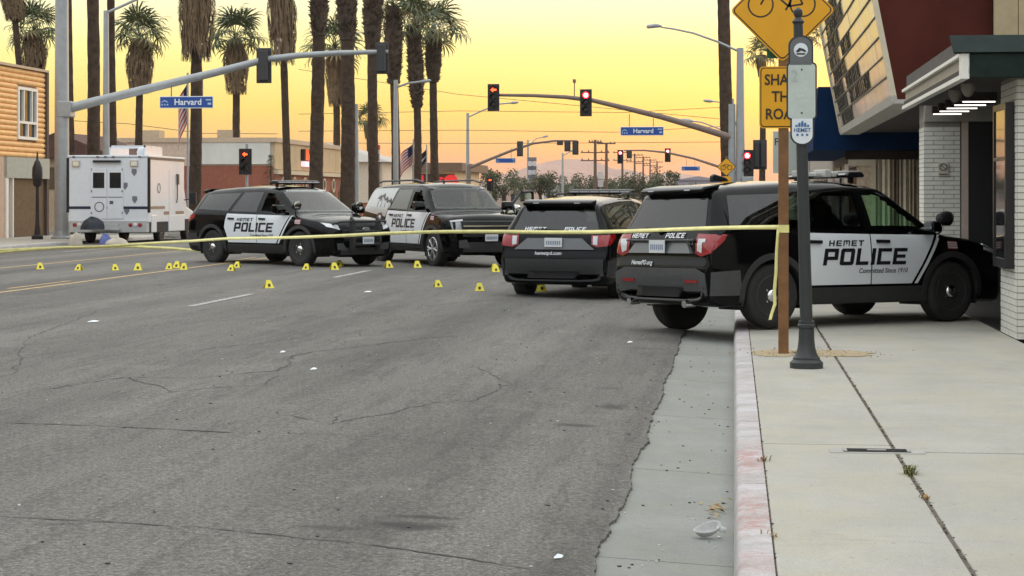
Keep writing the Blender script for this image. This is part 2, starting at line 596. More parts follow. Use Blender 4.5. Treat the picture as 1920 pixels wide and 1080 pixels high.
# cracks in the asphalt: thin dark ragged ribbons, joined
crk = M('crack_shadow', (.062, .060, .056), .95, var=.3, scale=12)
m = MB()
rc = random.Random(11)
def crack(pts, w=.012, wob=.05):
    path = []
    for (a, b_), (c, d_) in zip(pts, pts[1:]):
        L = math.hypot(c - a, d_ - b_)
        N = max(2, int(L / .07))
        for i in range(N):
            t_ = i / N
            path.append((a + (c - a) * t_, b_ + (d_ - b_) * t_))
    path.append(pts[-1])
    ox = oy = 0
    q = []
    for i, (x, y) in enumerate(path):
        ox = ox * .8 + rc.uniform(-wob, wob) * .5
        oy = oy * .8 + rc.uniform(-wob, wob) * .5
        ww = .5 * w * rc.uniform(.15, 1.3) * (1 if 0 < i < len(path) - 1 else .1)
        a = path[max(i-1, 0)]; c = path[min(i+1, len(path)-1)]
        dx, dy = c[0] - a[0], c[1] - a[1]
        l = math.hypot(dx, dy) or 1
        nx, ny = -dy / l * ww, dx / l * ww
        X, Y = x + ox, y + oy
        q += [(X + nx, Y + ny, RZ(X) + .003), (X - nx, Y - ny, RZ(X) + .003)]
    m.add(q, [(2*i, 2*i+1, 2*i+3, 2*i+2) for i in range(len(path) - 1)])
crack([(-5.6, 12.95), (-4.6, 13.0), (-3.4, 12.95)], .026, .02)
crack([(-3.4, 12.95), (-2.6, 13.05), (-1.4, 12.7)], .010)
crack([(-4.2, 9.42), (-3.4, 9.36), (-2.5, 9.3), (-1.9, 9.15), (-.9, 8.7)], .017, .03)
crack([(-3.6, 9.1), (-3.2, 9.32), (-2.9, 9.34)], .009)
crack([(-5.6, 15.2), (-5.3, 16.4), (-4.7, 16.5), (-4.2, 17.4), (-4.4, 19.0), (-4.0, 20.5), (-3.2, 22.5)], .018)
crack([(-5.3, 16.4), (-4.6, 15.3), (-4.0, 16.1), (-4.1, 17.0)], .016)
crack([(-3.3, 14.1), (-2.9, 13.6), (-2.95, 14.3)], .016)
crack([(-2.9, 13.6), (-2.4, 15.2), (-2.1, 15.6), (-2.0, 17.0), (-2.5, 18.5)], .014)
crack([(-7.0, 18.5), (-5.6, 18.8), (-4.8, 21.5), (-3.6, 24), (-2.9, 27)], .013)
crack([(-2.0, 17), (-1.2, 16.5), (-.8, 16.2)], .008)
crack([(-9, 22), (-6.5, 23.5), (-5, 26), (-3.5, 31)], .014)
crack([(-8.5, 25), (-7.6, 20), (-6.4, 16.5), (-5.9, 13.2)], .010)
crack([(-1.0, 12.2), (-.75, 12.25)], .008)
struct(m.build('road_cracks', crk), 'stuff')
# small bright grit and chips lying on the road
m = MB()
for i in range(420):
    u, v = rc.uniform(-6, -.1), 7 + 22 * rc.random() ** 1.6
    if rc.random() < .35:
        u = rc.uniform(-.75, -.04)
    s_ = rc.uniform(.004, .014)
    z = (RZ(u) if u < -.66 else max(0, .045 * -u / .8)) + .003
    a = rc.uniform(0, 3)
    m.box((u, v, z), (s_ * rc.uniform(.6, 2), s_, s_ * .5), a, mi=rc.choice((0, 0, 1, 1, 1)))
struct(m.build('road_grit', [M('pale_grit', (.55, .54, .50)), M('dark_grit', (.05, .045, .04))]), 'stuff')

# hills
def hills(name, y, x0, x1, hmax, seed, col):
    r = random.Random(seed)
    ph = [r.uniform(0, 6) for _ in range(6)]
    m = MB()
    N, K = 90, 10
    q = []
    for i in range(N + 1):
        x = x0 + (x1 - x0) * i / N
        t_ = i / N
        h = hmax * max(.02, math.sin(math.pi * min(1, max(0, t_))) ** .8) * (.62 + .2 * math.sin(9 * t_ + ph[0]) + .10 * math.sin(23 * t_ + ph[1]) + .06 * math.sin(51 * t_ + ph[2]))
        for k_ in range(K + 1):
            f = k_ / K
            hh = h * math.sin(f * math.pi / 2) * (1 + .12 * math.sin(17 * f + 31 * t_ + ph[3]) * (1 - f))
            q.append((x + 40 * math.sin(5 * f + 20 * t_), y + 900 * f, -1 + hh))
    m.add(q, [(i*(K+1)+k_, (i+1)*(K+1)+k_, (i+1)*(K+1)+k_+1, i*(K+1)+k_+1) for i in range(N) for k_ in range(K)])
    struct(m.build(name, M(col[0], col[1], .95, var=.25, scale=.01), smooth=60))
hills('hills', 3800, -900, 260, 100, 5, ('dry_hill_rose', (.36, .20, .15)))
hills('hills', 3000, -1500, -330, 92, 9, ('dry_hill_grey', (.30, .24, .22)))
hills('hills', 3400, -200, 700, 52, 4, ('dry_hill_mauve', (.33, .25, .25)))

# ================================================================== RIGHT SIDE: MOVIE THEATRE
white_brick = M('painted_white_brick', (.70, .69, .62), .7, var=.10, scale=4, bump=.25, bscale=60)
mortar = M('shadowed_mortar', (.30, .28, .24), .95)  # plain grey mortar behind the proud bricks
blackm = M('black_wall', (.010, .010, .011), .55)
cream = M('cream_panel', (.62, .55, .40), .6, var=.08)
redwall = M('oxblood_stucco', (.078, .019, .013), .8, var=.18, scale=1.2, bump=.1, bscale=30, spec=.12)
white_trim = M('white_trim', (.78, .77, .72), .5, var=.05)
greenf = M('dark_green_fascia', (.018, .028, .026), .85, var=.25, scale=3, spec=.12)
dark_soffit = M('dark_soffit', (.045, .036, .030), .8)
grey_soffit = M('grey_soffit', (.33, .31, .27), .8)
tanboard = M('tan_board', (.42, .34, .20), .7, var=.12, scale=3)
black_frame = M('black_frame', (.012, .012, .013), .35)
pane = glass('shop_pane', (.75, .78, .78))
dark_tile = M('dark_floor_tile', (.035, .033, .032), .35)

th = thing('movie_theater', 'movie theatre with white brick piers, oxblood walls, marquee and dark recessed lobby', 'building', (3.2, 22.3, .15))
def tp(mb, name, mats, parent=th, **k):     # theatre part given in street coordinates
    mb.xf(Matrix.Translation(-th.location))
    return mb.build(name, mats, parent, **k)
brick_me = None
def bricks(core, x0, y0, z1, wx, wy, skip=None):
    """courses of long bricks, proud of the mortar core; front face -y (width wx) and street face -x (depth wy)"""
    global brick_me
    BL, BH, MT = .322, .064, .012
    if not brick_me:
        b = MB()
        b.box((0, 0, 0), (BL, .035, BH))
        brick_me = b.mesh('brick', white_brick)
    rows = int((z1 - .15) / (BH + MT))
    rr = random.Random(2)
    for r_ in range(rows):
        z = .15 + (BH + MT) * (r_ + .5)
        for face, W_ in (('y', wx), ('x', wy)):
            s_ = -(BL + MT) / 2 if r_ % 2 else 0
            while s_ < W_ - .02:
                a, c = max(0.004, s_), min(W_ - .004, s_ + BL)
                if c - a > .03:
                    mid = (a + c) / 2
                    pr = rr.uniform(.004, .009)
                    p = (x0 + mid, y0 - pr + .0175, z) if face == 'y' else (x0 - pr + .0175, y0 + mid, z)
                    if not (skip and skip(face, p)):
                        o = put('brick', brick_me, core)
                        o.location = Vector(p) - th.location
                        o.rotation_euler.z = 0 if face == 'y' else R(90)
                        o.scale.x = (c - a) / BL
                s_ += BL + MT
# near pier
b = MB(); b.bb(3.2, 6.5, 22.35, 23.65, .152, 3.16)
pier = tp(b, 'brick_pier', mortar)
bricks(pier, 3.2, 22.35, 3.15, .68, 1.30, lambda f, p: f == 'x' and .98 < p[2] < 2.85 and 22.55 < p[1] < 23.5)
b = MB(); b.bb(3.88, 6.5, 22.335, 22.35, .152, 3.16); tp(b, 'wall_panel', white_brick)
# poster case on the street face
case = MB()
for y0, y1, z0, z1 in ((22.5, 22.57, .95, 2.86), (23.5, 23.57, .95, 2.86), (22.57, 23.5, .95, 1.06), (22.57, 23.5, 2.79, 2.86), (22.57, 23.5, 2.2, 2.24)):
    case.bb(3.09, 3.205, y0, y1, z0, z1)
pc = tp(case, 'poster_case', black_frame)
b = MB(); b.bb(3.17, 3.18, 22.57, 23.5, 1.06, 2.79); tp(b, 'back_board', M('poster_board', (.10, .11, .12), .6, var=.4, scale=2), pc)
b = MB(); b.bb(3.105, 3.110, 22.57, 23.5, 1.06, 2.79); tp(b, 'glass_pane', M('case_glass', (.02, .02, .022), .04, var=0), pc)
# far pier beside the lobby
b = MB(); b.bb(3.2, 3.80, 33.1, 33.9, .152, 3.05)
pier2 = tp(b, 'brick_pier', mortar)
bricks(pier2, 3.2, 33.1, 3.0, .60, .80)
b = MB(); b.bb(3.82, 3.93, 33.06, 33.9, .152, 3.05); tp(b, 'door_jamb', M('pinkish_jamb', (.50, .40, .33), .7))
b = MB(); b.bb(3.43, 3.60, 33.06, 33.09, 2.13, 2.36); pl = tp(b, 'notice_plate', M('notice_plate', (.52, .50, .42), .5))
ring = MB(); ring.lathe([(.05, 0), (.065, 0), (.065, .006), (.05, .006)], (3.515, 33.05, 2.28), 16, 'Y', 0, True); ring.box((3.515, 33.052, 2.28), (.10, .004, .012), rot=Matrix.Rotation(.7, 3, 'Y')); ring.bb(3.45, 3.58, 33.052, 33.056, 2.15, 2.17)
tp(ring, 'no_smoking_symbol', M('notice_ink', (.14, .11, .09), .6), pl)
b = MB(); b.bb(3.2, 9, 33.0, 33.95, 3.05, 3.40); tp(b, 'header_beam', grey_soffit)
# lobby
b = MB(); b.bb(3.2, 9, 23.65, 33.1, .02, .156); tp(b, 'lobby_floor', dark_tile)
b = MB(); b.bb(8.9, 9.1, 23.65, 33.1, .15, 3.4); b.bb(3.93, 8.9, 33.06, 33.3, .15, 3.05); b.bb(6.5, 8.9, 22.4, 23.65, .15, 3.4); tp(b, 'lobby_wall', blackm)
b = MB(); b.bb(8.80, 8.86, 26.2, 26.3, .16, 2.5); b.bb(8.80, 8.86, 28.2, 28.3, .16, 2.5); b.bb(8.80, 8.86, 30.2, 30.3, .16, 2.5); b.bb(8.80, 8.86, 26.3, 30.2, 2.4, 2.5); tp(b, 'door_frame', black_frame)
for y in (26.3, 28.3):
    b = MB(); b.bb(8.83, 8.85, y, y + 1.9, .2, 2.4); tp(b, 'glass_door', M('case_glass', (.02, .02, .022), .04))
# canopy over the lobby
cp = empty('canopy', parent=th)
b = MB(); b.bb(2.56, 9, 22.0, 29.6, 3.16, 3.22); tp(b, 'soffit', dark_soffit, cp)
b = MB(); b.bb(2.60, 9, 21.95, 22.05, 3.11, 3.38); tp(b, 'fascia_board', greenf, cp, bevel=.01)
b = MB(); b.add([(2.45, 21.91, 3.395), (9, 21.91, 3.395), (9, 22.35, 3.62), (2.45, 22.35, 3.62), (2.45, 21.97, 3.38), (9, 21.97, 3.38), (9, 22.41, 3.60), (2.45, 22.41, 3.60)],
                [(0, 1, 2, 3), (4, 5, 6, 7), (0, 1, 5, 4), (0, 3, 7, 4), (2, 3, 7, 6), (1, 2, 6, 5)]); tp(b, 'roof_edge', greenf, cp)
b = MB(); b.bb(2.60, 9, 22.4, 29.6, 3.39, 3.60); tp(b, 'roof_deck', M('roof_deck', (.09, .08, .07), .9), cp)
b = MB(); b.bb(2.53, 2.62, 21.95, 29.6, 3.10, 3.15); b.bb(2.53, 2.62, 21.95, 22.15, 3.15, 3.38); b.bb(2.53, 2.62, 22.15, 29.6, 3.36, 3.40); tp(b, 'white_edge_trim', white_trim, cp)
b = MB(); b.bb(2.585, 2.615, 22.15, 29.6, 3.15, 3.36); tp(b, 'side_panel', M('dusty_panel', (.36, .32, .25), .8), cp)
lampm = M('fluorescent_tube', (1, .97, .92), .4, var=0, emit=2.2, ecol=(1, .95, .88))
for i in range(5):
    b = MB(); b.bb(3.02, 3.44, 26.0 + i * .95, 26.04 + i * .95, 3.03, 3.045); l = tp(b, 'soffit_light', lampm, cp)
    b = MB(); b.bb(3.00, 3.46, 25.98 + i * .95, 26.10 + i * .95, 3.05, 3.16); tp(b, 'light_housing', dark_soffit, cp)
for y in (24.0, 25.4):
    b = MB(); b.lathe([(.09, 3.16), (.09, 3.10), (.05, 3.02), (.02, 3.0)], (2.85, y, 0), 14); tp(b, 'camera_dome', grey_soffit, cp, smooth=40)
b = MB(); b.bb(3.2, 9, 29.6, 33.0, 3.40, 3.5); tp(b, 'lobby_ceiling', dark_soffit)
b = MB(); b.bb(3.2, 9, 29.6, 29.75, 3.16, 3.42); tp(b, 'ceiling_step', grey_soffit)
b = MB(); b.bb(4.33, 9, 22.6, 22.75, 3.6, 7.2); tp(b, 'upper_front', tanboard)
# marquee
mq = empty('marquee', parent=th)
V0, V1 = 33.1, 49.5
ub = lambda z: 2.71 - .193 * (z - 3.4)
b = MB(); b.prism([(ub(3.40) + .03, 3.40), (ub(6.6) + .03, 6.6), (4.33, 6.6), (4.33, 3.40)], V0, V0 + .12, 'XZ'); tp(b, 'end_panel', redwall, mq)
b = MB(); b.prism([(ub(3.40) + .06, 3.43), (ub(6.6) + .06, 6.6), (3.19, 6.6), (3.19, 3.43)], V0 + .12, V1, 'XZ'); tp(b, 'marquee_box', grey_soffit, mq)
rows_, cols_ = 9, 10
pm = [M('reader_panel_%d' % i, c, .25, var=.12, scale=1.5, coat=.3) for i, c in enumerate(((.66, .58, .36), (.60, .56, .42), (.58, .56, .48), (.62, .50, .40)))]
rr = random.Random(5)
dz, dv = (6.6 - 3.5) / rows_, (V1 - V0 - .3) / cols_
for r_ in range(rows_):
    for c_ in range(cols_):
        z0, z1 = 3.5 + r_ * dz + .012, 3.5 + (r_ + 1) * dz - .012
        y0, y1 = V0 + .15 + c_ * dv + .006, V0 + .15 + (c_ + 1) * dv - .006
        b = MB()
        o_ = rr.uniform(0, .006)
        b.add([(ub(z0) + o_, y0, z0), (ub(z0) + o_, y1, z0), (ub(z1) + o_, y1, z1), (ub(z1) + o_, y0, z1),
               (ub(z0) + .03, y0, z0), (ub(z0) + .03, y1, z0), (ub(z1) + .03, y1, z1), (ub(z1) + .03, y0, z1)],
              [(0, 1, 2, 3), (4, 5, 6, 7), (0, 1, 5, 4), (1, 2, 6, 5), (2, 3, 7, 6), (3, 0, 4, 7)])
        tp(b, 'reader_panel', rr.choice(pm), mq)
for r_ in range(rows_ + 1):
    z = 3.5 + r_ * dz
    b = MB(); b.box((ub(z) + .005, (V0 + V1) / 2, z), (.05, V1 - V0 - .3, .022)); tp(b, 'letter_rail', M('dark_rail', (.05, .045, .04), .5), mq)
b = MB(); b.prism([(ub(3.5) - .05, 3.5), (ub(3.40) - .02, 3.36), (3.15, 3.36), (3.15, 3.43), (ub(3.45) + .05, 3.43), (ub(3.5) + .04, 3.5)], V0 - .02, V1, 'XZ'); tp(b, 'bottom_frame', M('dull_white_frame', (.46, .44, .39), .6), mq)
for y in (V0 + .06, V1 - .06):
    b = MB(); b.prism([(ub(3.4) - .04, 3.4), (ub(6.6) - .04, 6.6), (ub(6.6) + .05, 6.6), (ub(3.4) + .05, 3.4)], y - .07, y + .07, 'XZ'); tp(b, 'edge_frame', cream, mq)
ink = M('black_letter', (.012, .011, .010), .5)
strokes = [[(0, 0, .2, 1), (.8, 0, 1, 1), (.2, .42, .8, .58)], [(0, 0, .2, 1), (.2, .82, .9, 1), (.2, .42, .8, .58), (.2, 0, .9, .18)],
           [(0, .82, 1, 1), (.4, 0, .6, .82)], [(0, 0, .2, 1), (.8, 0, 1, 1), (.2, .82, .8, 1), (.2, 0, .8, .18)], [(0, 0, .2, 1), (.2, 0, .9, .18)]]
for r_, runs in ((0, [(10.5, 14.6)]), (1, [(4.2, 10.4), (11.6, 15.2)]), (2, [(6.4, 10.6), (12.0, 15.4)]), (3, [(10.0, 14.8)]), (4, [(7.2, 10.4), (11.6, 15.0)]), (5, [(10.5, 14.8)]), (6, [(8.0, 14.4)]), (7, [(9, 14)])):
    for a, c in runs:
        s_ = a
        while s_ < c:
            z0, hgt = 3.5 + r_ * dz + .03, dz - .05
            b = MB()
            for (p0, q0, p1, q1) in rr.choice(strokes):
                Y0_, Y1_ = V0 + s_ + p0 * .34, V0 + s_ + p1 * .34
                A, B_ = z0 + q0 * hgt, z0 + q1 * hgt
                b.add([(ub(A) - .022, Y0_, A), (ub(A) - .022, Y1_, A), (ub(B_) - .022, Y1_, B_), (ub(B_) - .022, Y0_, B_),
                       (ub(A) - .004, Y0_, A), (ub(A) - .004, Y1_, A), (ub(B_) - .004, Y1_, B_), (ub(B_) - .004, Y0_, B_)],
                      [(0, 1, 2, 3), (4, 5, 6, 7), (0, 1, 5, 4), (1, 2, 6, 5), (2, 3, 7, 6), (3, 0, 4, 7)])
            tp(b, 'letter', ink, mq)
            s_ += .46
for i in range(12):       # tan board wall above the canopy
    b = MB(); b.bb(4.33 + i * .4, 4.33 + i * .4 + .388, 32.86, 32.98, 3.6, 7.2); tp(b, 'wall_board', tanboard)
b = MB(); b.bb(3.25, 9, 33.3, 49.4, 3.45, 7.0); tp(b, 'upper_wall', redwall)
b = MB(); b.bb(6.5, 11, 5, 22.33, .15, 7); tp(b, 'side_wall', white_brick)
# open arcade under the marquee
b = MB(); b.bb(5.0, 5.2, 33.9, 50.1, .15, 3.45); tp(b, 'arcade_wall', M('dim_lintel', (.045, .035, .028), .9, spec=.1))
b = MB(); b.bb(3.2, 5.0, 33.9, 50.1, .02, .148); tp(b, 'arcade_floor', MATS['sidewalk_concrete'])
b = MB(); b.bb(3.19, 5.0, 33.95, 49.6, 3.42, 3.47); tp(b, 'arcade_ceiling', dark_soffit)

# shop with a blue awning, beyond the theatre
sh = thing('awning_shop', 'shop front with deep navy blue awning and brown roof past the marquee', 'building', (3.2, 50.2, .15))
def sp_(mb, name, mats, parent=sh, **k):
    mb.xf(Matrix.Translation(-sh.location))
    return mb.build(name, mats, parent, **k)
b = MB(); b.bb(3.3, 14, 50.2, 66, .15, 5.2); sp_(b, 'wall', M('dim_wall', (.20, .15, .12), .8))
navy = M('navy_awning_cloth', (.006, .024, .075), .9, var=.2, scale=2, spec=.08)
b = MB(); b.prism([(3.3, 4.60), (2.15, 4.60), (2.02, 3.3), (2.02, 2.98), (3.3, 2.98)], 50.25, 65, 'XZ'); aw = sp_(b, 'awning', navy)
b = MB(); b.prism([(5.1, 4.60), (2.15, 4.60), (2.02, 3.3), (2.02, 2.98), (5.1, 2.98)], 49.75, 50.2, 'XZ'); sp_(b, 'awning_end', navy)
# curtained front facing the arcade
win = empty('shop_front', parent=sh)
b = MB(); b.bb(2.85, 5.1, 50.05, 50.2, 2.74, 2.97); sp_(b, 'lintel', M('dim_lintel', (.045, .035, .028), .9, spec=.1), win)
for x0, x1 in ((2.84, 2.93), (3.52, 3.62)):
    b = MB(); b.bb(x0, x1, 50.0, 50.2, .15, 2.74 if x0 > 3 else 2.62); sp_(b, 'white_post', cream, win)
b = MB(); b.bb(2.93, 3.52, 50.03, 50.2, 2.58, 2.74); sp_(b, 'header', cream, win)
b = MB(); b.bb(2.96, 3.14, 50.1, 50.2, .15, 2.5); sp_(b, 'brown_door', M('rust_stone', (.24, .12, .07), .85, var=.4, scale=5, bump=.5, bscale=12), win)
b = MB(); b.bb(3.14, 3.52, 50.08, 50.2, .15, 2.58); sp_(b, 'door_curtain', M('pale_curtain', (.58, .46, .34), .9, var=.25, scale=7, spec=.1), win)
x = 3.62
while x < 5.08:
    w_ = min(rr.uniform(.07, .16), 5.1 - x)
    b = MB()
    dy = rr.uniform(-.03, .03)
    b.prism([(x, 50.12 + dy), (x + w_ * .5, 50.04 + dy), (x + w_ - .004, 50.12 + dy), (x + w_ * .5, 50.16 + dy)], .15, 2.74, 'XY')
    sp_(b, 'curtain_fold', M(*rr.choice((('drape_0', (.60, .51, .38)), ('drape_1', (.42, .35, .26)), ('drape_2', (.74, .66, .52)), ('drape_3', (.28, .23, .17)))), .9, var=.15, scale=4, spec=.1), win)  # light and shade of the folds put into differing drape tones
    x += w_
b = MB(); b.box((2.62, 50.235, 3.75), (.5, .01, .02), rot=Matrix.Rotation(-.6, 3, 'Y')); b.box((2.40, 50.235, 3.55), (.2, .01, .05), rot=Matrix.Rotation(-1.0, 3, 'Y')); sp_(b, 'white_swoosh', white_trim, aw)
b = MB(); b.prism([(2.75, 4.65), (4.6, 6.6), (14, 6.6), (14, 4.65)], 51, 66.3, 'XZ'); sp_(b, 'roof', M('brown_roof_tile', (.10, .045, .035), .85, var=.3, scale=3))
for y in (52, 56, 60):
    b = MB(); b.bb(3.26, 3.31, y, y + 3, .7, 2.7); f_ = sp_(b, 'window', black_frame)
    b = MB(); b.bb(3.245, 3.255, y + .1, y + 2.9, .8, 2.6); sp_(b, 'pane', M('case_glass', (.02, .02, .022), .04), f_)
# further shops on the right, mostly hidden behind the signal pole
for (y0, y1, h, c, lab) in ((95, 118, 4.5, (.35, .30, .26), 'low beige shop on the right past the side street'), (120, 150, 5.5, (.28, .24, .25), 'grey shop further down the right pavement')):
    s2 = thing('corner_shop', lab, 'building', (4.6, y0, .15))
    b = MB(); b.bb(0, 14, 0, y1 - y0, 0, h); b.build('wall', M('shop_%d' % y0, c, .85), s2)
    b = MB(); b.bb(-.15, 14.15, -.15, y1 - y0 + .15, h, h + .35); b.build('cornice', cream, s2)
    for i in range(int((y1 - y0) / 5)):
        b = MB(); b.bb(-.03, .0, 1 + i * 5, 4.5 + i * 5, .6, 2.6); f_ = b.build('window', black_frame, s2)
        b = MB(); b.bb(-.04, -.032, 1.1 + i * 5, 4.4 + i * 5, .7, 2.5); b.build('pane', M('case_glass', (.02, .02, .022), .04), f_)

# ================================================================== LEFT SIDE BUILDINGS
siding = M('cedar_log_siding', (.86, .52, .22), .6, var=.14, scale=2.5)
lb = thing('siding_building', 'two storey building with warm log siding at the left edge', 'building', (-29, 60, .15))
def lp(mb, name, mats, parent=lb, **k):
    mb.xf(Matrix.Translation(-lb.location))
    return mb.build(name, mats, parent, **k)
b = MB(); b.bb(-40, -29.15, 56, 80.6, .15, 7.0); lp(b, 'wall', M('shaded_siding', (.40, .26, .16), .8))  # wall core behind the boards, a darker brown
wl = empty('siding', parent=lb)
NB = 17
for i in range(NB):
    z0 = 3.42 + i * (7.05 - 3.42) / NB
    z1 = z0 + (7.05 - 3.42) / NB - .012
    for (y0, y1) in (((56, 77.35), (79.55, 80.5)) if z1 > 4.1 and z0 < 6.35 else ((56, 80.5),)):
        b = MB()
        zc, rz_ = (z0 + z1) / 2, (z1 - z0) / 2
        b.prism([(-29.16, z0), (-29.07, z0), (-29.02, z0 + rz_ * .45), (-29.0, zc), (-29.02, zc + rz_ * .55), (-29.07, z1), (-29.16, z1)], y0, y1, 'XZ')
        lp(b, 'siding_board', siding, wl, smooth=60)
b = MB(); b.bb(-29.25, -28.93, 80.5, 80.75, .15, 7.12); lp(b, 'corner_post', M('dark_corner', (.09, .065, .05), .8))
b = MB(); b.bb(-29.3, -28.9, 56, 80.7, 7.06, 7.16); lp(b, 'parapet_cap', M('cap_metal', (.45, .36, .26), .5))
fw = MB()
for y0, y1, z0, z1 in ((77.35, 77.5, 4.15, 6.3), (79.4, 79.55, 4.15, 6.3), (77.5, 79.4, 4.15, 4.27), (77.5, 79.4, 6.18, 6.3), (77.5, 79.4, 4.8, 4.9), (78.4, 78.5, 4.27, 4.8), (77.95, 78.03, 4.9, 6.18), (78.9, 78.98, 4.9, 6.18)):
    fw.bb(-29.1, -28.97, y0, y1, z0, z1)
fr = lp(fw, 'window', white_trim)
b = MB(); b.bb(-29.10, -29.08, 77.5, 79.4, 4.27, 6.18); lp(b, 'pane', M('case_glass', (.02, .02, .022), .04), fr)
stone = M('pale_pink_stone', (.55, .40, .30), .8, var=.12, scale=2, bump=.3, bscale=8)
b = MB(); b.bb(-29.15, -28.95, 56, 75.8, .15, 3.4); lp(b, 'stone_base', stone)
b = MB(); b.bb(-29.15, -28.85, 75.8, 80.6, 2.55, 3.40); lp(b, 'fascia', M('sage_fascia', (.38, .39, .34), .7))
b = MB(); b.bb(-29.05, -28.88, 75.8, 76.05, .15, 2.55); b.bb(-29.05, -28.88, 76.5, 76.6, .15, 2.55); lp(b, 'white_post', white_trim)
b = MB(); b.bb(-29.14, -29.05, 76.6, 80.5, .15, 2.55); lp(b, 'garage_door', M('brown_door', (.11, .065, .03), .7, var=.3))
lb.location.y -= 1.9
b = MB()
for z in (.5, 1.0, 1.5):
    b.tube([(-28.4, 79.2, z), (-28.4, 81.2, z)], .035, 6)
for y in (79.2, 81.2):
    b.tube([(-28.4, y, .15), (-28.4, y, 1.5)], .035, 6)
rk = b
rk.xf(Matrix.Translation((28.4, -80.2, -.15)))
tag(rk.build('pipe_railing', M('pale_pipe', (.62, .58, .48), .5)), 'cream pipe railing by the brown door, behind the tall grey pole', 'railing').location = (-28.4, 80.2, .15)

# brown gabled house behind the left signal pole
hb = thing('gabled_house', 'small brown gabled house seen between the palm trunks above the white truck', 'house', at(140, 420, 104).xy.to_3d())
b = MB(); b.bb(-4, 2.2, 0, 8, 0, 4.0); b.build('wall', M('tan_wall', (.40, .30, .19), .8), hb)
b = MB(); b.prism([(-4.4, 3.9), (-.9, 5.3), (2.6, 3.9)], -.4, 8.4, 'XZ'); b.build('roof', M('brown_roof_tile', (.10, .045, .035), .85), hb)
b = MB(); b.bb(-1.5, -.3, -.03, 0, 2.2, 3.4); b.build('window', M('brown_door', (.11, .065, .03), .7), hb)

# brick and tan corner store
st = thing('brick_store', 'low store, brick and pale panel side wall, tan street front with lit red sign', 'building', (-28, 115, .15))
BW = M('red_brick_wall', (.34, .12, .075), .85, var=.2, scale=9)
TANW = M('tan_store_wall', (.64, .48, .29), .8, var=.1, scale=1)
b = MB(); b.bb(-14, 0, 0, 24, 0, 5.0); b.build('wall', M('store_core', (.62, .50, .38), .85), st)
b = MB(); b.bb(-14, .01, -.06, 0, 0, 3.55); b.build('brick_wall', BW, st)
b = MB(); b.bb(-4.6, -.15, -.14, -.06, 3.65, 5.0); b.build('blank_panel', M('pale_sign_panel', (.78, .77, .70), .5, var=.1, scale=.6), st)
b = MB(); b.bb(-14, -4.6, -.1, 0, 3.55, 5.0); b.build('stucco_panel', M('rose_stucco', (.72, .56, .44), .8), st)
b = MB(); b.bb(-14.1, .25, -.2, 24.2, 5.0, 5.28); b.build('parapet', M('parapet_tan', (.64, .50, .36), .8), st)
for i in range(12):
    b = MB(); b.bb(0, .12, i * 2 + .02, i * 2 + 1.98, 3.35, 5.0); b.build('wall_board', TANW, st)
b = MB(); b.bb(0, .35, 0, 24, 3.05, 3.3); b.build('trim_band', M('cream_trim', (.66, .56, .40), .6), st)
b = MB(); b.bb(0, .05, 0, 24, 0, 3.05); b.build('brick_front', BW, st)
for i in range(7):
    b = MB(); b.lathe([(.5, 0), (.5, .1), (.36, .1), (.36, 0)], (.06, 2.2 + i * 3, 2.45), 14, 'X'); b.build('arch_ring', M('cream_trim', (.66, .56, .40), .6), st)
    b = MB(); b.bb(.05, .09, 1.2 + i * 3, 3.2 + i * 3, .2, 2.05); f_ = b.build('window', M('brown_door', (.11, .065, .03), .7), st)
sg = empty('sign', parent=st)
b = MB(); b.bb(.13, .40, 7.0, 11.4, 4.0, 4.75); b.build('sign_case', M('dark_sign_case', (.03, .02, .02), .5), sg)
b = MB(); b.bb(.16, .42, 7.0, 11.4, 3.62, 3.95); b.build('white_sign_band', M('lilac_lit_band', (.85, .66, .75), .4, emit=.7, ecol=(1, .75, .85)), sg)
redlit = M('red_lit_sign', (.9, .10, .04), .4, emit=1.0, ecol=(1, .12, .03))
for i in range(6):      # script lettering too blurred to read: a row of rounded red strokes
    hgt = (.62, .34, .36, .50, .34, .36)[i]
    b = MB(); b.tube([(.44, 7.3 + i * .68, 4.06), (.44, 7.45 + i * .68, 4.06 + hgt), (.44, 7.65 + i * .68, 4.10 + hgt * .3), (.44, 7.85 + i * .68, 4.07)], .09, 6)
    b.build('red_stroke', redlit, sg)
for x, c in ((-9, 0), (-4, 0)):
    b = MB(); b.bb(x - .6, x + .6, 4, 5.2, 5.28, 5.9); b.build('roof_unit', M('cap_metal', (.45, .36, .26), .5), st)

# white building with grey roof behind the palms
wb_ = thing('white_building', 'white walled building with low grey hip roof behind the palm trunks', 'building', (-30.5, 148, .15))
b = MB(); b.bb(-6, 3.2, 0, 14, 1.2, 4.4); b.build('wall', M('warm_white_wall', (.72, .62, .50), .8), wb_)
b = MB(); b.bb(-6, 3.1, .05, 14, 0, 1.2); b.build('brick_base', BW, wb_)
b = MB(); b.add([(-6.4, -.4, 4.4), (3.8, -.4, 4.4), (3.8, 14, 4.4), (-6.4, 14, 4.4), (-2, 4, 6.0), (-2, 10, 6.0)], [(0, 1, 4), (1, 2, 5, 4), (2, 3, 5), (3, 0, 4, 5), (0, 1, 2, 3)]); b.build('roof', M('pale_grey_roof', (.45, .42, .38), .8), wb_)
b = MB(); b.bb(-3.5, -2.2, -.04, 0, 2.4, 3.4); b.build('window', M('brown_door', (.11, .065, .03), .7), wb_)

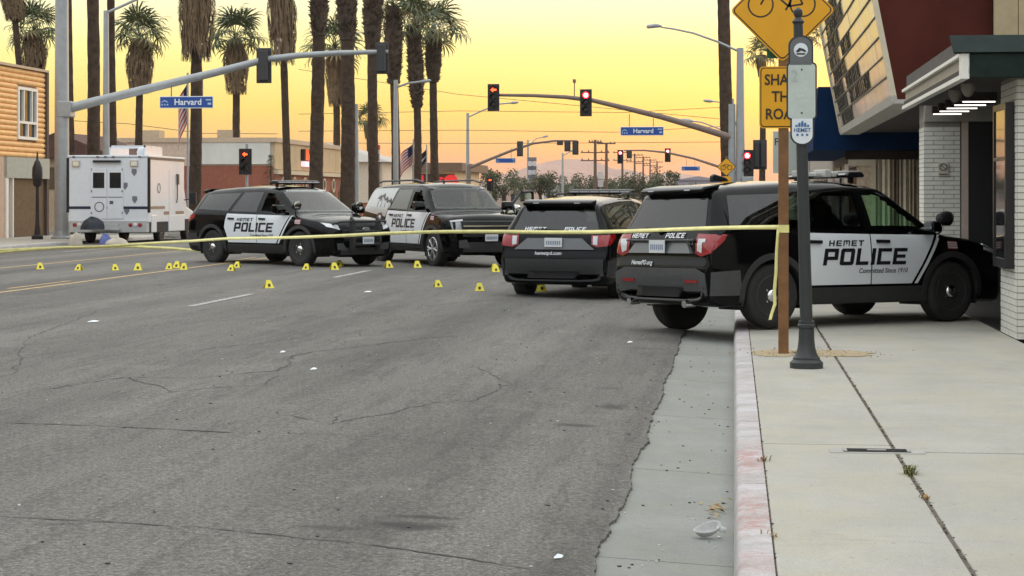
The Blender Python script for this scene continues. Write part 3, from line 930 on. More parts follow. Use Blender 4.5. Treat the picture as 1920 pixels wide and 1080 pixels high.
# flat roofed building with a broad brown fascia and red letters
bk = thing('flat_roof_building', 'flat roofed tan building with broad brown fascia and red letters on its front', 'building', (-36.5, 186, .15))
b = MB(); b.bb(.6, 9.4, 0, 18, 0, 4.2); b.build('wall', TANW, bk)
b = MB(); b.bb(-.4, 10.2, -.7, 19, 4.2, 5.0); b.build('fascia', M('brown_fascia', (.17, .10, .06), .75), bk)
b = MB(); b.bb(5.2, 9.3, -.06, 0, 2.3, 3.9); b.build('sign_band', M('dark_brown_band', (.09, .05, .035), .8), bk)
redf = M('red_sign_face', (.62, .018, .018), .45, emit=.35, ecol=(1, .03, .03))
b = MB(); b.bb(5.3, 6.3, -.2, -.06, 2.45, 3.8); b.build('red_panel', redf, bk)
for x in (7.0, 7.45, 7.9):
    b = MB(); b.bb(x, x + .12, -.2, -.06, 2.5, 3.6); b.bb(x + .12, x + .34, -.2, -.06, 3.4, 3.6); b.build('red_letter', redf, bk)
b = MB(); b.lathe([(.75, -.2), (.75, -.06)], (9.0, 0, 3.1), 18, 'Y'); b.build('red_roundel', redf, bk)
for x in (1.2, 3.2):
    b = MB(); b.bb(x, x + 1.5, -.05, 0, .6, 3.4); b.build('window', M('case_glass', (.02, .02, .022), .04), bk)

# unseen shop rows, added out of view for reflections in the cars
for (x, y0, y1, w, h, c, lab) in ((-29.2, 22, 55, -12, 5.2, (.42, .36, .30), 'beige shop row on the left behind the photographer'), (-29.2, -40, 18, -14, 6.4, (.30, .28, .26), 'grey block on the left behind the photographer'),
                                  (5.2, -60, 4, 12, 5.4, (.40, .36, .31), 'plain shop row on the right behind the photographer')):
    t = thing('shop_row', lab, 'building', (x, y0, .1))
    b = MB(); b.bb(min(0, w), max(0, w), 0, y1 - y0, 0, h); b.build('wall', M('row_%d' % y0, c, .85, var=.15, scale=.6), t)
    b = MB(); b.bb(min(-.2, w), max(.2, w), -.1, y1 - y0 + .1, h, h + .3); b.build('cornice', cream, t)
    sgx = .02 if w < 0 else -.02
    for i in range(int((y1 - y0) / 5.5)):
        b = MB(); b.bb(min(0, sgx), max(0, sgx), .8 + i * 5.5, 5 + i * 5.5, .5, 2.7); b.build('window', M('case_glass', (.02, .02, .022), .04), t)

# ================================================================== VEHICLES
paint_k = M('black_car_paint', (.002, .002, .0025), .07, var=0, coat=0, spec=.22)
paint_w = M('white_door_wrap', (.76, .80, .83), .35, var=.03, scale=2, coat=.4)
decal_k = M('black_decal', (.008, .008, .010), .4, var=0)
decal_w = M('white_decal', (.78, .80, .82), .4, var=.03)
clad = M('black_plastic_cladding', (.030, .030, .031), .55, var=.15, scale=20)
gclad = M('dark_grey_plastic', (.062, .064, .065), .5, var=.12, scale=12)
rubber = M('tyre_rubber', (.022, .021, .020), .8, var=.25, scale=8)
rimk = M('black_steel_rim', (.075, .075, .076), .3)
chrome = M('chrome', (.75, .75, .74), .12, metal=1, var=.02)
alloy = M('machined_alloy', (.48, .48, .47), .3, metal=.7, var=.05)
glass_d = glass('tinted_car_glass', (.10, .11, .115))
glass_g = glass('green_car_glass', (.62, .96, .74))
glass_w = glass('windscreen_glass', (.80, .94, .86))
inter = M('dark_interior', (.014, .013, .013), .8)
red_lens = M('red_tail_lens', (.30, .006, .010), .12, var=.15, scale=30, coat=.6)
clear_lens = M('clear_lens', (.62, .64, .66), .10, var=.15, scale=30, coat=1)
led_lens = M('lightbar_lens', (.05, .045, .05), .12, var=.2, scale=20, coat=.8)
plate_m = M('number_plate', (.66, .68, .68), .4, var=.04)
plate_ink = M('plate_ink', (.22, .26, .36), .5)
tail_reflection = M('satin_grey_trim', (.12, .125, .13), .3, var=.05, coat=.3)  # grey stands in for road and sky reflected in the tailgate

def lerp(a, b, t):
    return a + (b - a) * t
COLS = 'x zt ze wt zs ws wm wl z0'.split()
def shell(st, ds=.03, nsec=44):
    """loft: centre line stations from the tail up over the roof and down the nose"""
    keys = [0.0]
    for a, b in zip(st, st[1:]):
        keys.append(keys[-1] + max(.03, math.hypot(b[0] - a[0], b[1] - a[1])))
    N = int(keys[-1] / ds)
    S, j = [], 0
    for i in range(N + 1):
        s = keys[-1] * i / N
        while j < len(keys) - 2 and s > keys[j + 1]:
            j += 1
        t = (s - keys[j]) / (keys[j + 1] - keys[j])
        S.append([lerp(a, b, t) for a, b in zip(st[j], st[j + 1])])
    for _ in range(5):
        S = [S[0]] + [[.25 * a + .5 * b + .25 * c for a, b, c in zip(S[i-1], S[i], S[i+1])] for i in range(1, len(S) - 1)] + [S[-1]]
    rows = []
    for x, zt, ze, wt, zs, ws, wm, wl, z0 in S:
        zm = min(max(z0 + .1, .74), zs - .04) if zs - .04 > z0 + .1 else (z0 + zs) / 2
        key = [(0, z0), (wl - .08, z0), (wl, z0 + min(.05, (zs - z0) * .3)), (wm, zm), (lerp(wm, ws, .35), lerp(zm, zs, .6)), (ws, zs),
               (lerp(ws, wt, .5) + .012, lerp(zs, ze, .52)), (wt, ze)]
        cnt = [4, 3, 5, 5, 4, 6, 6]
        sec = []
        for (a, b), (c, d_), n_ in zip(key, key[1:], cnt):
            sec += [(lerp(a, c, k / n_), lerp(b, d_, k / n_)) for k in range(n_)]
        nr = nsec - len(sec)
        for k in range(nr + 1):
            y = wt * (1 - k / nr)
            sec.append((y, zt - (zt - ze) * (y / wt) ** 2.4))
        for _ in range(2):
            sec = [sec[0]] + [((sec[i-1][0] + 2 * sec[i][0] + sec[i+1][0]) / 4, (sec[i-1][1] + 2 * sec[i][1] + sec[i+1][1]) / 4) for i in range(1, len(sec) - 1)] + [(0, sec[-1][1])]
        rows.append([(x, y, z) for y, z in sec])
    n = len(rows[0])
    vs, fs = [], []
    for sgn in (-1, 1):
        k = len(vs)
        for r in rows:
            vs += [(x, y * sgn, z) for x, y, z in r]
        for i in range(len(rows) - 1):
            for q in range(n - 1):
                f = (k+i*n+q, k+(i+1)*n+q, k+(i+1)*n+q+1, k+i*n+q+1)
                fs.append(f if sgn < 0 else f[::-1])
    return vs, fs
def inside(p, poly, marg=0):
    x, y = p
    c = False
    n = len(poly)
    for i in range(n):
        (a, b), (e, d_) = poly[i], poly[(i + 1) % n]
        if (b > y) != (d_ > y) and x < (e - a) * (y - b) / (d_ - b) + a:
            c = not c
        if marg:
            L2 = (e - a) ** 2 + (d_ - b) ** 2 or 1
            t = max(0, min(1, ((x - a) * (e - a) + (y - b) * (d_ - b)) / L2))
            if math.hypot(x - a - t * (e - a), y - b - t * (d_ - b)) < marg:
                return False
    return c
AX = {'R': (lambda a, b: Vector((a, -3, b)), Vector((0, 1, 0))), 'L': (lambda a, b: Vector((a, 3, b)), Vector((0, -1, 0))),
      'F': (lambda a, b: Vector((6, a, b)), Vector((-1, 0, 0))), 'B': (lambda a, b: Vector((-6, a, b)), Vector((1, 0, 0))),
      'T': (lambda a, b: Vector((a, b, 5)), Vector((0, 0, -1)))}
def conform(bvh, vf, ax, name, mat, parent, off=.004, thick=.0, step=.09, smooth=35):
    """lay a flat outline onto the body: cut it finely, then drop each point on the surface"""
    bm = bmesh.new()
    vv = [bm.verts.new((a, b, 0)) for a, b in vf[0]]
    for f in vf[1]:
        try:
            bm.faces.new([vv[i] for i in f])
        except ValueError:
            pass
    bmesh.ops.triangulate(bm, faces=[f for f in bm.faces if len(f.verts) > 4])
    for ai in (0, 1):
        lo, hi = min(v.co[ai] for v in bm.verts), max(v.co[ai] for v in bm.verts)
        t = math.floor(lo / step) * step + step
        while t < hi - 1e-4:
            co, no = [0, 0, 0], [0, 0, 0]
            co[ai], no[ai] = t, 1
            bmesh.ops.bisect_plane(bm, geom=bm.verts[:] + bm.edges[:] + bm.faces[:], plane_co=co, plane_no=no, dist=1e-5)
            t += step
    org, dr = AX[ax]
    for v in bm.verts:
        o = org(v.co.x, v.co.y)
        h, nrm, _, _ = bvh.ray_cast(o, dr)
        if h is None:
            h, nrm, _, _ = bvh.find_nearest(o + dr * 2.2)
        if nrm.dot(dr) > 0:
            nrm = -nrm
        v.co = h + nrm * off
    if thick:
        be = [e for e in bm.edges if e.is_boundary]
        ret = bmesh.ops.extrude_edge_only(bm, edges=be)
        for v in [g_ for g_ in ret['geom'] if isinstance(g_, bmesh.types.BMVert)]:
            v.co += dr * thick
    bmesh.ops.recalc_face_normals(bm, faces=bm.faces)
    me = bpy.data.meshes.new(name)
    bm.to_mesh(me)
    bm.free()
    me.materials.append(mat)
    me.polygons.foreach_set('use_smooth', [True] * len(me.polygons))
    me.set_sharp_from_angle(angle=R(smooth))
    return put(name, me, parent)
def poly(*p):
    return list(p), [tuple(range(len(p)))]
def shift(vf, dx, dy, flip=False):
    return [((-a if flip else a) + dx, b + dy) for a, b in vf[0]], vf[1]
def mirror_y(p):
    return [(-a, b) for a, b in p[0]], p[1]
def arc_ring(cx, cz, r0, r1, a0, a1, n=26):
    v, f = [], []
    for i in range(n + 1):
        a = R(lerp(a0, a1, i / n))
        v += [(cx + r0 * math.cos(a), cz + r0 * math.sin(a)), (cx + r1 * math.cos(a), cz + r1 * math.sin(a))]
    return v, [(2*i, 2*i+1, 2*i+3, 2*i+2) for i in range(n)]

WHEEL = {}
def wheel_meshes(kind, r):
    if (kind, r) in WHEEL:
        return WHEEL[(kind, r)]
    t = MB()
    w, ri = .125, r * .66
    t.lathe([(ri, -w + .02), (r * .80, -w), (r * .93, -w + .012), (r * .985, -w + .035), (r, -w * .5), (r, -.012), (r * .985, -.008), (r * .985, .008), (r, .012), (r, w * .5),
             (r * .985, w - .035), (r * .93, w - .012), (r * .80, w), (ri, w - .02)], n=36, axis='Y')
    rm, hb = MB(), MB()
    if kind == 'steel':
        rm.lathe([(ri + .005, -w + .03), (ri - .012, -w + .018), (ri - .03, -w + .05), (ri * .72, -w + .075), (ri * .62, -w + .045), (ri * .40, -w + .035), (.01, -w + .04)], n=36, axis='Y')
        for k in range(10):
            a = k * math.pi / 5
            rm.box((ri * .80 * math.cos(a), -w + .055, ri * .80 * math.sin(a)), (.06, .012, .035), rot=Matrix.Rotation(-a, 3, 'Y'), mi=1)
        hb.lathe([(.085, -w + .04), (.082, -w + .02), (.062, -w + .002), (.03, -w - .008), (.005, -w - .01)], n=24, axis='Y')
        for k in range(5):
            a = k * 2 * math.pi / 5
            hb.lathe([(.013, -w + .04), (.013, -w + .012), (.004, -w + .008)], (.115 * math.cos(a), 0, .115 * math.sin(a)), 8, 'Y')
        res = (t.mesh('tyre', rubber, 50), rm.mesh('rim', [rimk, inter], 40), hb.mesh('hub_cap', chrome, 40))
    else:
        rm.lathe([(ri + .005, -w + .03), (ri - .02, -w + .012), (ri - .035, -w + .05), (ri - .03, -w + .12), (.02, -w + .13)], n=36, axis='Y', mi=1)
        rm.lathe([(ri + .004, -w + .025), (ri - .025, -w + .006), (ri - .035, -w + .03)], n=36, axis='Y')
        for k in range(6):
            for dq in (-.17, .17):
                a = k * math.pi / 3 + dq * .4
                b_ = k * math.pi / 3 + dq
                rm.tube([(.06 * math.cos(a), -w + .03, .06 * math.sin(a)), (ri * .55 * math.cos(a), -w + .02, ri * .55 * math.sin(a)), ((ri - .015) * math.cos(b_), -w + .018, (ri - .015) * math.sin(b_))], [.03, .022, .026], 6)
        hb.lathe([(.075, -w + .05), (.07, -w + .012), (.03, -w + .004), (.005, -w + .003)], n=20, axis='Y')
        res = (t.mesh('tyre', rubber, 50), rm.mesh('rim', [alloy, inter], 40), hb.mesh('hub_cap', alloy, 40))
    WHEEL[(kind, r)] = res
    return res

# stations: x, top centre z, top edge z, top half width, shoulder z, shoulder half width, max half width, sill half width, bottom z
ST_NEW = [(-2.56, .44, .43, .70, .42, .74, .76, .72, .38), (-2.61, .58, .57, .80, .55, .83, .85, .81, .34), (-2.62, .74, .73, .84, .70, .87, .89, .85, .31),
          (-2.575, .82, .81, .86, .78, .90, .92, .89, .29), (-2.55, 1.07, 1.06, .85, .98, .92, .95, .91, .28), (-2.50, 1.14, 1.13, .83, 1.05, .935, .965, .925, .27),
          (-2.40, 1.34, 1.31, .755, 1.12, .945, .98, .94, .26), (-2.27, 1.60, 1.57, .665, 1.15, .95, .985, .95, .25), (-2.20, 1.665, 1.63, .65, 1.15, .955, .99, .955, .25),
          (-1.9, 1.71, 1.665, .655, 1.15, .96, .99, .955, .25), (-1.0, 1.765, 1.71, .67, 1.13, .965, .99, .955, .25), (-.2, 1.775, 1.72, .672, 1.115, .965, .99, .955, .25),
          (.33, 1.745, 1.69, .665, 1.10, .962, .99, .955, .25), (.55, 1.69, 1.635, .675, 1.09, .96, .99, .955, .25), (1.30, 1.16, 1.135, .80, 1.075, .945, .985, .95, .25),
          (1.42, 1.135, 1.10, .80, 1.055, .94, .98, .945, .25), (1.9, 1.095, 1.05, .775, 1.00, .92, .975, .94, .25), (2.2, 1.03, .985, .72, .93, .88, .94, .92, .25),
          (2.34, .955, .915, .67, .87, .81, .87, .87, .24), (2.40, .80, .78, .63, .75, .75, .80, .80, .22), (2.43, .62, .60, .60, .58, .72, .76, .76, .22),
          (2.43, .40, .39, .58, .37, .66, .70, .70, .22), (2.40, .26, .255, .5, .25, .6, .62, .62, .22)]
ST_OLD = [(a[0] if a[0] > -1.43 else -1.43 + (a[0] + 1.43) * .80, a[1] + .03 * max(0, min(1, (a[1] - 1.1) / .5)), a[2] + .03 * max(0, min(1, (a[1] - 1.1) / .5)), a[3] + .01, a[4], a[5], a[6], a[7], a[8]) for a in ST_NEW]
ST_BIG = [(-2.72, .50, .49, .76, .48, .80, .82, .78, .42), (-2.77, .66, .65, .85, .62, .90, .92, .88, .38), (-2.78, .80, .79, .88, .76, .92, .94, .90, .36),
          (-2.73, .88, .87, .90, .84, .94, .96, .92, .34), (-2.71, 1.16, 1.15, .89, 1.08, .95, .98, .94, .33), (-2.68, 1.26, 1.25, .86, 1.16, .955, .99, .95, .32),
          (-2.60, 1.50, 1.47, .79, 1.22, .96, 1.0, .96, .32), (-2.50, 1.80, 1.76, .72, 1.25, .965, 1.005, .965, .32), (-2.42, 1.87, 1.82, .71, 1.25, .97, 1.01, .97, .32),
          (-1.9, 1.91, 1.855, .72, 1.25, .975, 1.01, .97, .32), (-.8, 1.935, 1.88, .735, 1.23, .98, 1.01, .97, .32), (.3, 1.925, 1.87, .735, 1.21, .978, 1.01, .97, .32),
          (.62, 1.89, 1.835, .73, 1.20, .975, 1.01, .97, .32), (.80, 1.83, 1.775, .74, 1.195, .972, 1.01, .97, .32), (1.42, 1.28, 1.255, .84, 1.19, .96, 1.005, .965, .32),
          (1.52, 1.255, 1.225, .84, 1.18, .955, 1.0, .96, .32), (2.0, 1.235, 1.20, .83, 1.14, .945, .995, .955, .32), (2.34, 1.19, 1.15, .79, 1.10, .915, .965, .94, .32),
          (2.46, 1.12, 1.09, .74, 1.04, .86, .90, .89, .31), (2.51, .95, .93, .70, .90, .80, .85, .85, .29), (2.54, .70, .68, .68, .66, .77, .81, .81, .29),
          (2.54, .46, .45, .65, .43, .72, .76, .76, .29), (2.50, .34, .335, .6, .33, .66, .68, .68, .29)]

def suv(label, kind, loc, az, scale, group):
    """black and white patrol SUV; local x forward, y left, z up; az = heading clockwise from the street direction"""
    big, old = kind == 'big', kind == 'old'
    st = ST_BIG if big else ST_OLD if old else ST_NEW
    root = thing('police_suv', label, 'police car', loc, R(90) - az, group)
    root.scale = scale
    if kind.startswith('new'):
        st = [(a[0] if a[0] > -1.52 else -1.52 + (a[0] + 1.52) * .88,) + a[1:] for a in st]
    vs, fs = shell(st)
    bvh = BVHTree.FromPolygons(vs, fs)
    WX = (1.555, -1.555) if big else (1.43, -1.43) if old else (1.50, -1.52)
    WR = .415 if big else .385
    AR = WR + .075
    if big:
        WIN = [[(1.16, 1.29), (.20, 1.30), (.20, 1.76), (.60, 1.745)], [(.10, 1.30), (-.88, 1.32), (-.70, 1.76), (.10, 1.765)], [(-1.0, 1.32), (-2.45, 1.36), (-2.33, 1.72), (-.82, 1.755)]]
        WS, RG = [(-.80, 1.32), (.80, 1.32), (.68, 1.80), (-.68, 1.80)], [(-.76, 1.32), (.76, 1.32), (.66, 1.74), (-.66, 1.74)]
        D1 = [(1.28, 1.235), (.16, 1.25), (.16, .52), (.80, .52)]
        D2 = [(.135, 1.25), (-1.02, 1.275), (-1.08, 1.10), (-1.12, .92), (-1.02, .74), (-.98, .52), (.135, .52)]
        belt, tx, tz = 1.24, -.02, .88
    else:
        WIN = [[(1.03, 1.165), (.12, 1.175), (.12, 1.615), (.40, 1.60)], [(.03, 1.175), (-.86, 1.19), (-.62, 1.61), (.03, 1.62)], [(-.98, 1.195), (-2.16, 1.235), (-2.02, 1.565), (-.74, 1.605)]]
        if old:
            WIN = [[(1.03, 1.165), (.10, 1.175), (.10, 1.64), (.42, 1.62)], [(.0, 1.175), (-.82, 1.185), (-.70, 1.635), (.0, 1.645)], [(-.93, 1.19), (-2.20, 1.235), (-2.06, 1.59), (-.82, 1.63)]]
        WS, RG = [(-.74, 1.19), (.74, 1.19), (.62, 1.665), (-.62, 1.665)], [(-.76, 1.17), (.76, 1.17), (.62, 1.555), (-.62, 1.555)]
        D1 = [(1.16, 1.105), (.085, 1.12), (.085, .50), (.74, .50)]
        D2 = [(.065, 1.12), (-.98, 1.14), (-1.03, .97), (-1.05, .83), (-.97, .68), (-.92, .50), (.065, .50)]
        belt, tx, tz = 1.10, -.02, .74
    fx_ = (lambda x: x if x > -1.43 else -1.43 + (x + 1.43) * .80) if old else (lambda x: x if x > -1.52 else -1.52 + (x + 1.52) * .88) if not big else (lambda x: x)
    WIN = [[(fx_(a), b) for a, b in p] for p in WIN]
    # openings
    def keep(f):
        c = [sum(vs[i][k] for i in f) / 4 for k in range(3)]
        if abs(c[1]) > .45:
            for wx in WX:
                if math.hypot(c[0] - wx, c[2] - WR) < AR:
                    return False
            if c[2] > belt:
                for p in WIN:
                    if inside((c[0], c[2]), p, .028):
                        return False
        if c[0] > .3 and c[2] > belt and inside((c[1], c[2]), WS, .035) and abs(c[1]) < .78:
            return False
        if c[0] < -1.9 and c[2] > belt and inside((c[1], c[2]), RG, .035):
            return False
        return True
    m = MB()
    m.add(vs, [f for f in fs if keep(f)])
    m.build('body', paint_k, root, smooth=38)
    # cabin
    fl = MB(); fl.bb(-2.3, 1.35, -.80, .80, .42, .48); fl.bb(1.0, 1.32, -.80, .80, .48, belt - .06); fl.build('cabin_floor', inter, root)
    for (x, y, w) in ((.18, -.40, .52), (.18, .40, .52), (-.78, 0, 1.35)):
        s = MB()
        s.box((x, y, .66), (.5, w, .22)); s.box((x - .30, y, 1.0), (.16, w, .62), rot=Matrix.Rotation(-.18, 3, 'Y')); s.box((x - .38, y, belt + .30), (.10, min(w, .30), .18))
        s.build('seat', inter, root, bevel=.04)
    s = MB(); s.lathe([(.17, -.012), (.185, 0), (.17, .012), (.155, 0)], n=18, axis='X', ring=True); s.xf(Matrix.Translation((.66, .40, belt + .02)) @ Matrix.Rotation(-.4, 4, 'Y')); s.build('steering_wheel', inter, root)
    # wheels
    ty, rim, hub = wheel_meshes('alloy' if big else 'steel', WR)
    for wx in WX:
        for sg in (-1, 1):
            e = empty('wheel', (wx, sg * .845, WR), R(180) if sg > 0 else 0, root)
            if old and sg > 0 and wx < 0:
                e.location.z -= .10
            if old and sg > 0 and wx > 0:
                e.location.z += .01
            for nm, me in (('tyre', ty), ('rim', rim), ('hub_cap', hub)):
                put(nm, me, e)
            li = MB()
            q = []
            for i in range(17):
                a = R(lerp(-20, 200, i / 16))
                for y in (.50, .93):
                    q.append((wx + (AR + .02) * math.cos(a), sg * y, WR + (AR + .02) * math.sin(a)))
            li.add(q, [(2*i, 2*i+1, 2*i+3, 2*i+2) for i in range(16)])
            li.add([(wx + (AR + .02) * math.cos(R(a)), sg * .5, WR + (AR + .02) * math.sin(R(a))) for a in range(-20, 201, 20)], [tuple(range(12))])
            li.build('arch_liner', inter, root)
            conform(bvh, arc_ring(wx, WR, AR - .02, AR + .055, -22, 202), 'R' if sg < 0 else 'L', 'arch_flare', clad, root, .014, .05, .12)
    # both flanks
    for ax, sg in (('R', -1), ('L', 1)):
        open_win = kind in ('new_front', 'big')
        for i, p in enumerate(WIN):
            if i == 0 and open_win and ax == 'R':
                continue
            mat = glass_g if (old and i == 0) else glass_d
            if big and i == 2:
                mat = M('wrapped_window', (.40, .42, .42), .25, var=.08, coat=.5)
            conform(bvh, poly(*p), ax, 'window', mat, root, .006, .012, .12)
        for p, nm in ((D1, 'front_door'), (D2, 'rear_door')):
            d_ = conform(bvh, poly(*p), ax, nm, paint_w, root, .005, .012, .09)
            hx = (.16 if nm == 'front_door' else -.92) + (.06 if big else 0)
            hz = belt - .09
            h = conform(bvh, poly((hx, hz), (hx + .21, hz - .005), (hx + .21, hz + .035), (hx, hz + .04)), ax, 'door_handle', decal_k, d_, .028, .03, .2)
        e1 = D1[0][0] - D1[3][0]
        zt_, zb_ = D1[0][1], D1[3][1]
        for k0, k1, mt in ((.045, .10, decal_w),):
            x0, x1 = D1[0][0] + k0, D1[0][0] + k1
            conform(bvh, poly((x0, zt_), (x1, zt_), (x1 - e1, zb_), (x0 - e1, zb_)), ax, 'door_stripe', mt, root, .005, 0, .07)
        fl_ = ax == 'L'
        def lay(vf, cx, cz, nm, mt, o_=.0095):
            vf = ([(-a, b) for a, b in vf[0]], vf[1]) if fl_ else vf
            conform(bvh, shift(vf, cx, cz), ax, nm, mt, root, o_, 0, .06)
        lay(block('POLICE', .205, .222), tx, tz, 'police_lettering', decal_k)
        lay(block('HEMET', .070, .086, .22, .3), tx - .30 * (-1 if fl_ else 1), tz + .235, 'city_lettering', decal_k)
        lay(text2d('Committed Since 1910', .085, .12, .001), tx + (.28 if not fl_ else -.28), tz - .10, 'motto_lettering', decal_k)
        fx = D1[0][0] + .20
        fg = conform(bvh, poly((fx, belt - .17), (fx + .17, belt - .18), (fx + .17, belt - .08), (fx, belt - .07)), ax, 'flag_decal', M('flag_red', (.42, .12, .12), .5), root, .006, 0, .2)
        for i in range(3):
            z = belt - .155 + i * .028
            conform(bvh, poly((fx + .0, z), (fx + .17, z - .008), (fx + .17, z + .003), (fx, z + .011)), ax, 'flag_stripe', decal_w, fg, .009, 0, .2)
        # sill, side mirror
        conform(bvh, poly((1.02, .28), (-.98, .28), (-.95, .47), (.98, .47)) if not big else poly((1.06, .35), (-1.0, .35), (-1.0, .50), (1.02, .50)), ax, 'sill_cladding', clad, root, .012, .03, .3)
        mr_ = MB()
        mx_ = 1.02 if not big else 1.14
        mk_ = .72 if old else 1
        mr_.prism([(mx_ - .13 * mk_, belt + .06), (mx_ + .06, belt + .04), (mx_ + .11 * mk_, belt + .12 * mk_), (mx_ + .04, belt + .24 * mk_), (mx_ - .12 * mk_, belt + .25 * mk_)], sg * .99, sg * (1.0 + .22 * mk_), 'XZ')
        mr_.box((mx_ - .02, sg * .95, belt + .08), (.12, .14, .05))
        mo = mr_.build('side_mirror', paint_k, root, bevel=.04, smooth=40)
        gm = MB(); gm.bb(mx_ - .13 * mk_ - .012, mx_ - .13 * mk_ - .002, min(sg * 1.01, sg * (1.0 + .2 * mk_)), max(sg * 1.01, sg * (1.0 + .2 * mk_)), belt + .08, belt + .23 * mk_); gm.build('mirror_glass', chrome, mo)
        # spotlight on the A pillar
        if not big:
            s = MB()
            s.lathe([(.012, -.11), (.06, -.10), (.088, -.04), (.095, .02), (.09, .05)], n=18, axis='X'); s.tube([(-.02, 0, -.05), (-.05, -sg * .02, -.16), (-.12, -sg * .05, -.24)], .016, 8)
            sx_ = 1.42 if old else 1.28
            s.xf(Matrix.Translation((sx_, sg * .86, belt + .22)))
            so_ = s.build('spotlight', decal_k, root, smooth=40)
            s = MB(); s.lathe([(.092, .045), (.094, .06), (.08, .065), (.01, .066)], n=18, axis='X'); s.xf(Matrix.Translation((sx_, sg * .86, belt + .22))); s.build('lens', chrome, so_, smooth=40)
    # windscreen, rear window
    conform(bvh, poly(*WS), 'F', 'windscreen', glass_w, root, .005, .01, .1)
    conform(bvh, poly(*RG), 'B', 'rear_window', glass_d, root, .005, .01, .1)
    # --- nose
    if big:
        conform(bvh, poly((-.66, .70), (.66, .70), (.70, 1.06), (-.70, 1.06)), 'F', 'grille', decal_k, root, .012, .03, .12)
        for z in (.80, .92, 1.02):
            conform(bvh, poly((-.64, z), (.64, z), (.64, z + .03), (-.64, z + .03)), 'F', 'grille_bar', gclad if z != .92 else chrome, root, .024, .02, .12)
        for s_ in (-1, 1):
            hp = poly((.66 * s_, .80), (.88 * s_, .84), (.90 * s_, 1.03), (.68 * s_, 1.05))
            hl = conform(bvh, hp, 'F', 'headlight', M('smoked_lens', (.30, .31, .32), .12, var=.2, scale=30, coat=1), root, .006, .03, .08)
            conform(bvh, poly((.64 * s_, .775), (.89 * s_, .805), (.89 * s_, .83), (.64 * s_, .80)), 'F', 'chrome_bracket', alloy, hl, .016, .02, .08)
            conform(bvh, poly((.64 * s_, 1.05), (.90 * s_, 1.03), (.90 * s_, 1.06), (.64 * s_, 1.085)), 'F', 'chrome_bracket', alloy, hl, .014, .02, .08)
            conform(bvh, poly((.48 * s_, .44), (.76 * s_, .46), (.76 * s_, .62), (.58 * s_, .64)), 'F', 'fog_light_bezel', gclad, root, .02, .03, .1)
        conform(bvh, poly((-.66, .36), (.66, .36), (.62, .58), (-.62, .58)), 'F', 'lower_intake', clad, root, .015, .03, .15)
        pz, px = .60, 2.60
        for y in (-.82, .82):
            t_ = MB(); t_.tube([(-2.2, y * .86, 1.93), (-1.9, y * .87, 1.97), (.1, y * .87, 1.985), (.5, y * .86, 1.93)], .022, 8); t_.build('roof_rail', gclad, root, smooth=40)
        a_ = MB(); a_.lathe([(.03, 0), (.02, .05), (.004, .07)], (.25, -.1, 1.925), 8); a_.build('antenna', decal_k, root)
    else:
        conform(bvh, poly((-.50, .56), (.50, .56), (.58, .90), (-.58, .90)), 'F', 'grille', decal_k, root, .012, .03, .12)
        for z in (.62, .70, .78):
            conform(bvh, poly((-.5, z), (.5, z), (.5, z + .025), (-.5, z + .025)), 'F', 'grille_bar', gclad, root, .022, .02, .12)
        for s_ in (-1, 1):
            conform(bvh, poly((.60 * s_, .80), (.86 * s_, .87), (.88 * s_, .955), (.62 * s_, .90)), 'F', 'headlight', clear_lens, root, .010, .03, .07)
            if old:
                conform(bvh, poly((2.02, .91), (2.30, .83), (2.27, .93), (2.06, .985)), 'R' if s_ < 0 else 'L', 'headlight_wrap', clear_lens, root, .010, .02, .07)
            conform(bvh, poly((.42 * s_, .36), (.70 * s_, .38), (.72 * s_, .52), (.56 * s_, .52)), 'F', 'fog_light_bezel', gclad, root, .018, .03, .1)
        conform(bvh, poly((-.62, .27), (.62, .27), (.58, .42), (-.58, .42)), 'F', 'lower_intake', clad, root, .015, .03, .15)
        pz, px = .50, 2.53
        if kind == 'new_front':
            pb = MB()
            for y in (-.36, .36):
                pb.prism([(2.44, .36), (2.56, .36), (2.60, .55), (2.56, 1.02), (2.48, 1.10), (2.44, 1.0)], y - .03, y + .03, 'XZ')
            for z in (.50, .76, .98):
                pb.box((2.555, 0, z), (.05, .72, .06))
            pb.tube([(2.53, -.36, .99), (2.45, -.62, .98), (2.30, -.74, .93)], .025, 8); pb.tube([(2.53, .36, .99), (2.45, .62, .98), (2.30, .74, .93)], .025, 8)
            pb.build('push_bumper', clad, root, bevel=.012)
            px = 2.60
        em = MB(); em.lathe([(.10, 0), (.10, .015), (.09, .02)], n=20, axis='X'); em.xf(Matrix.Translation((px - .07, 0, .82)) @ Matrix.Diagonal((1, 1, .42, 1))); em.build('grille_badge', M('dull_badge', (.35, .36, .38), .35, metal=.6), root)
    def number_plate(x, z, face):
        p = MB(); p.bb(min(x, x + face * .012), max(x, x + face * .012), -.155, .155, z, z + .155)
        o = p.build('number_plate', plate_m, root, bevel=.004)
        p = MB()
        for i in range(7):
            y = -.115 + i * .038
            xx = x + face * .014
            p.bb(min(xx, xx + .002), max(xx, xx + .002), y - .012, y + .012, z + .04, z + .105)
        p.build('plate_characters', plate_ink, o)
    number_plate(px, pz, 1)
    # --- tail
    tb = belt
    rx = min(v[0] for v in vs if abs(v[1]) < .3 and .85 < v[2] < 1.05)
    tg = MB()
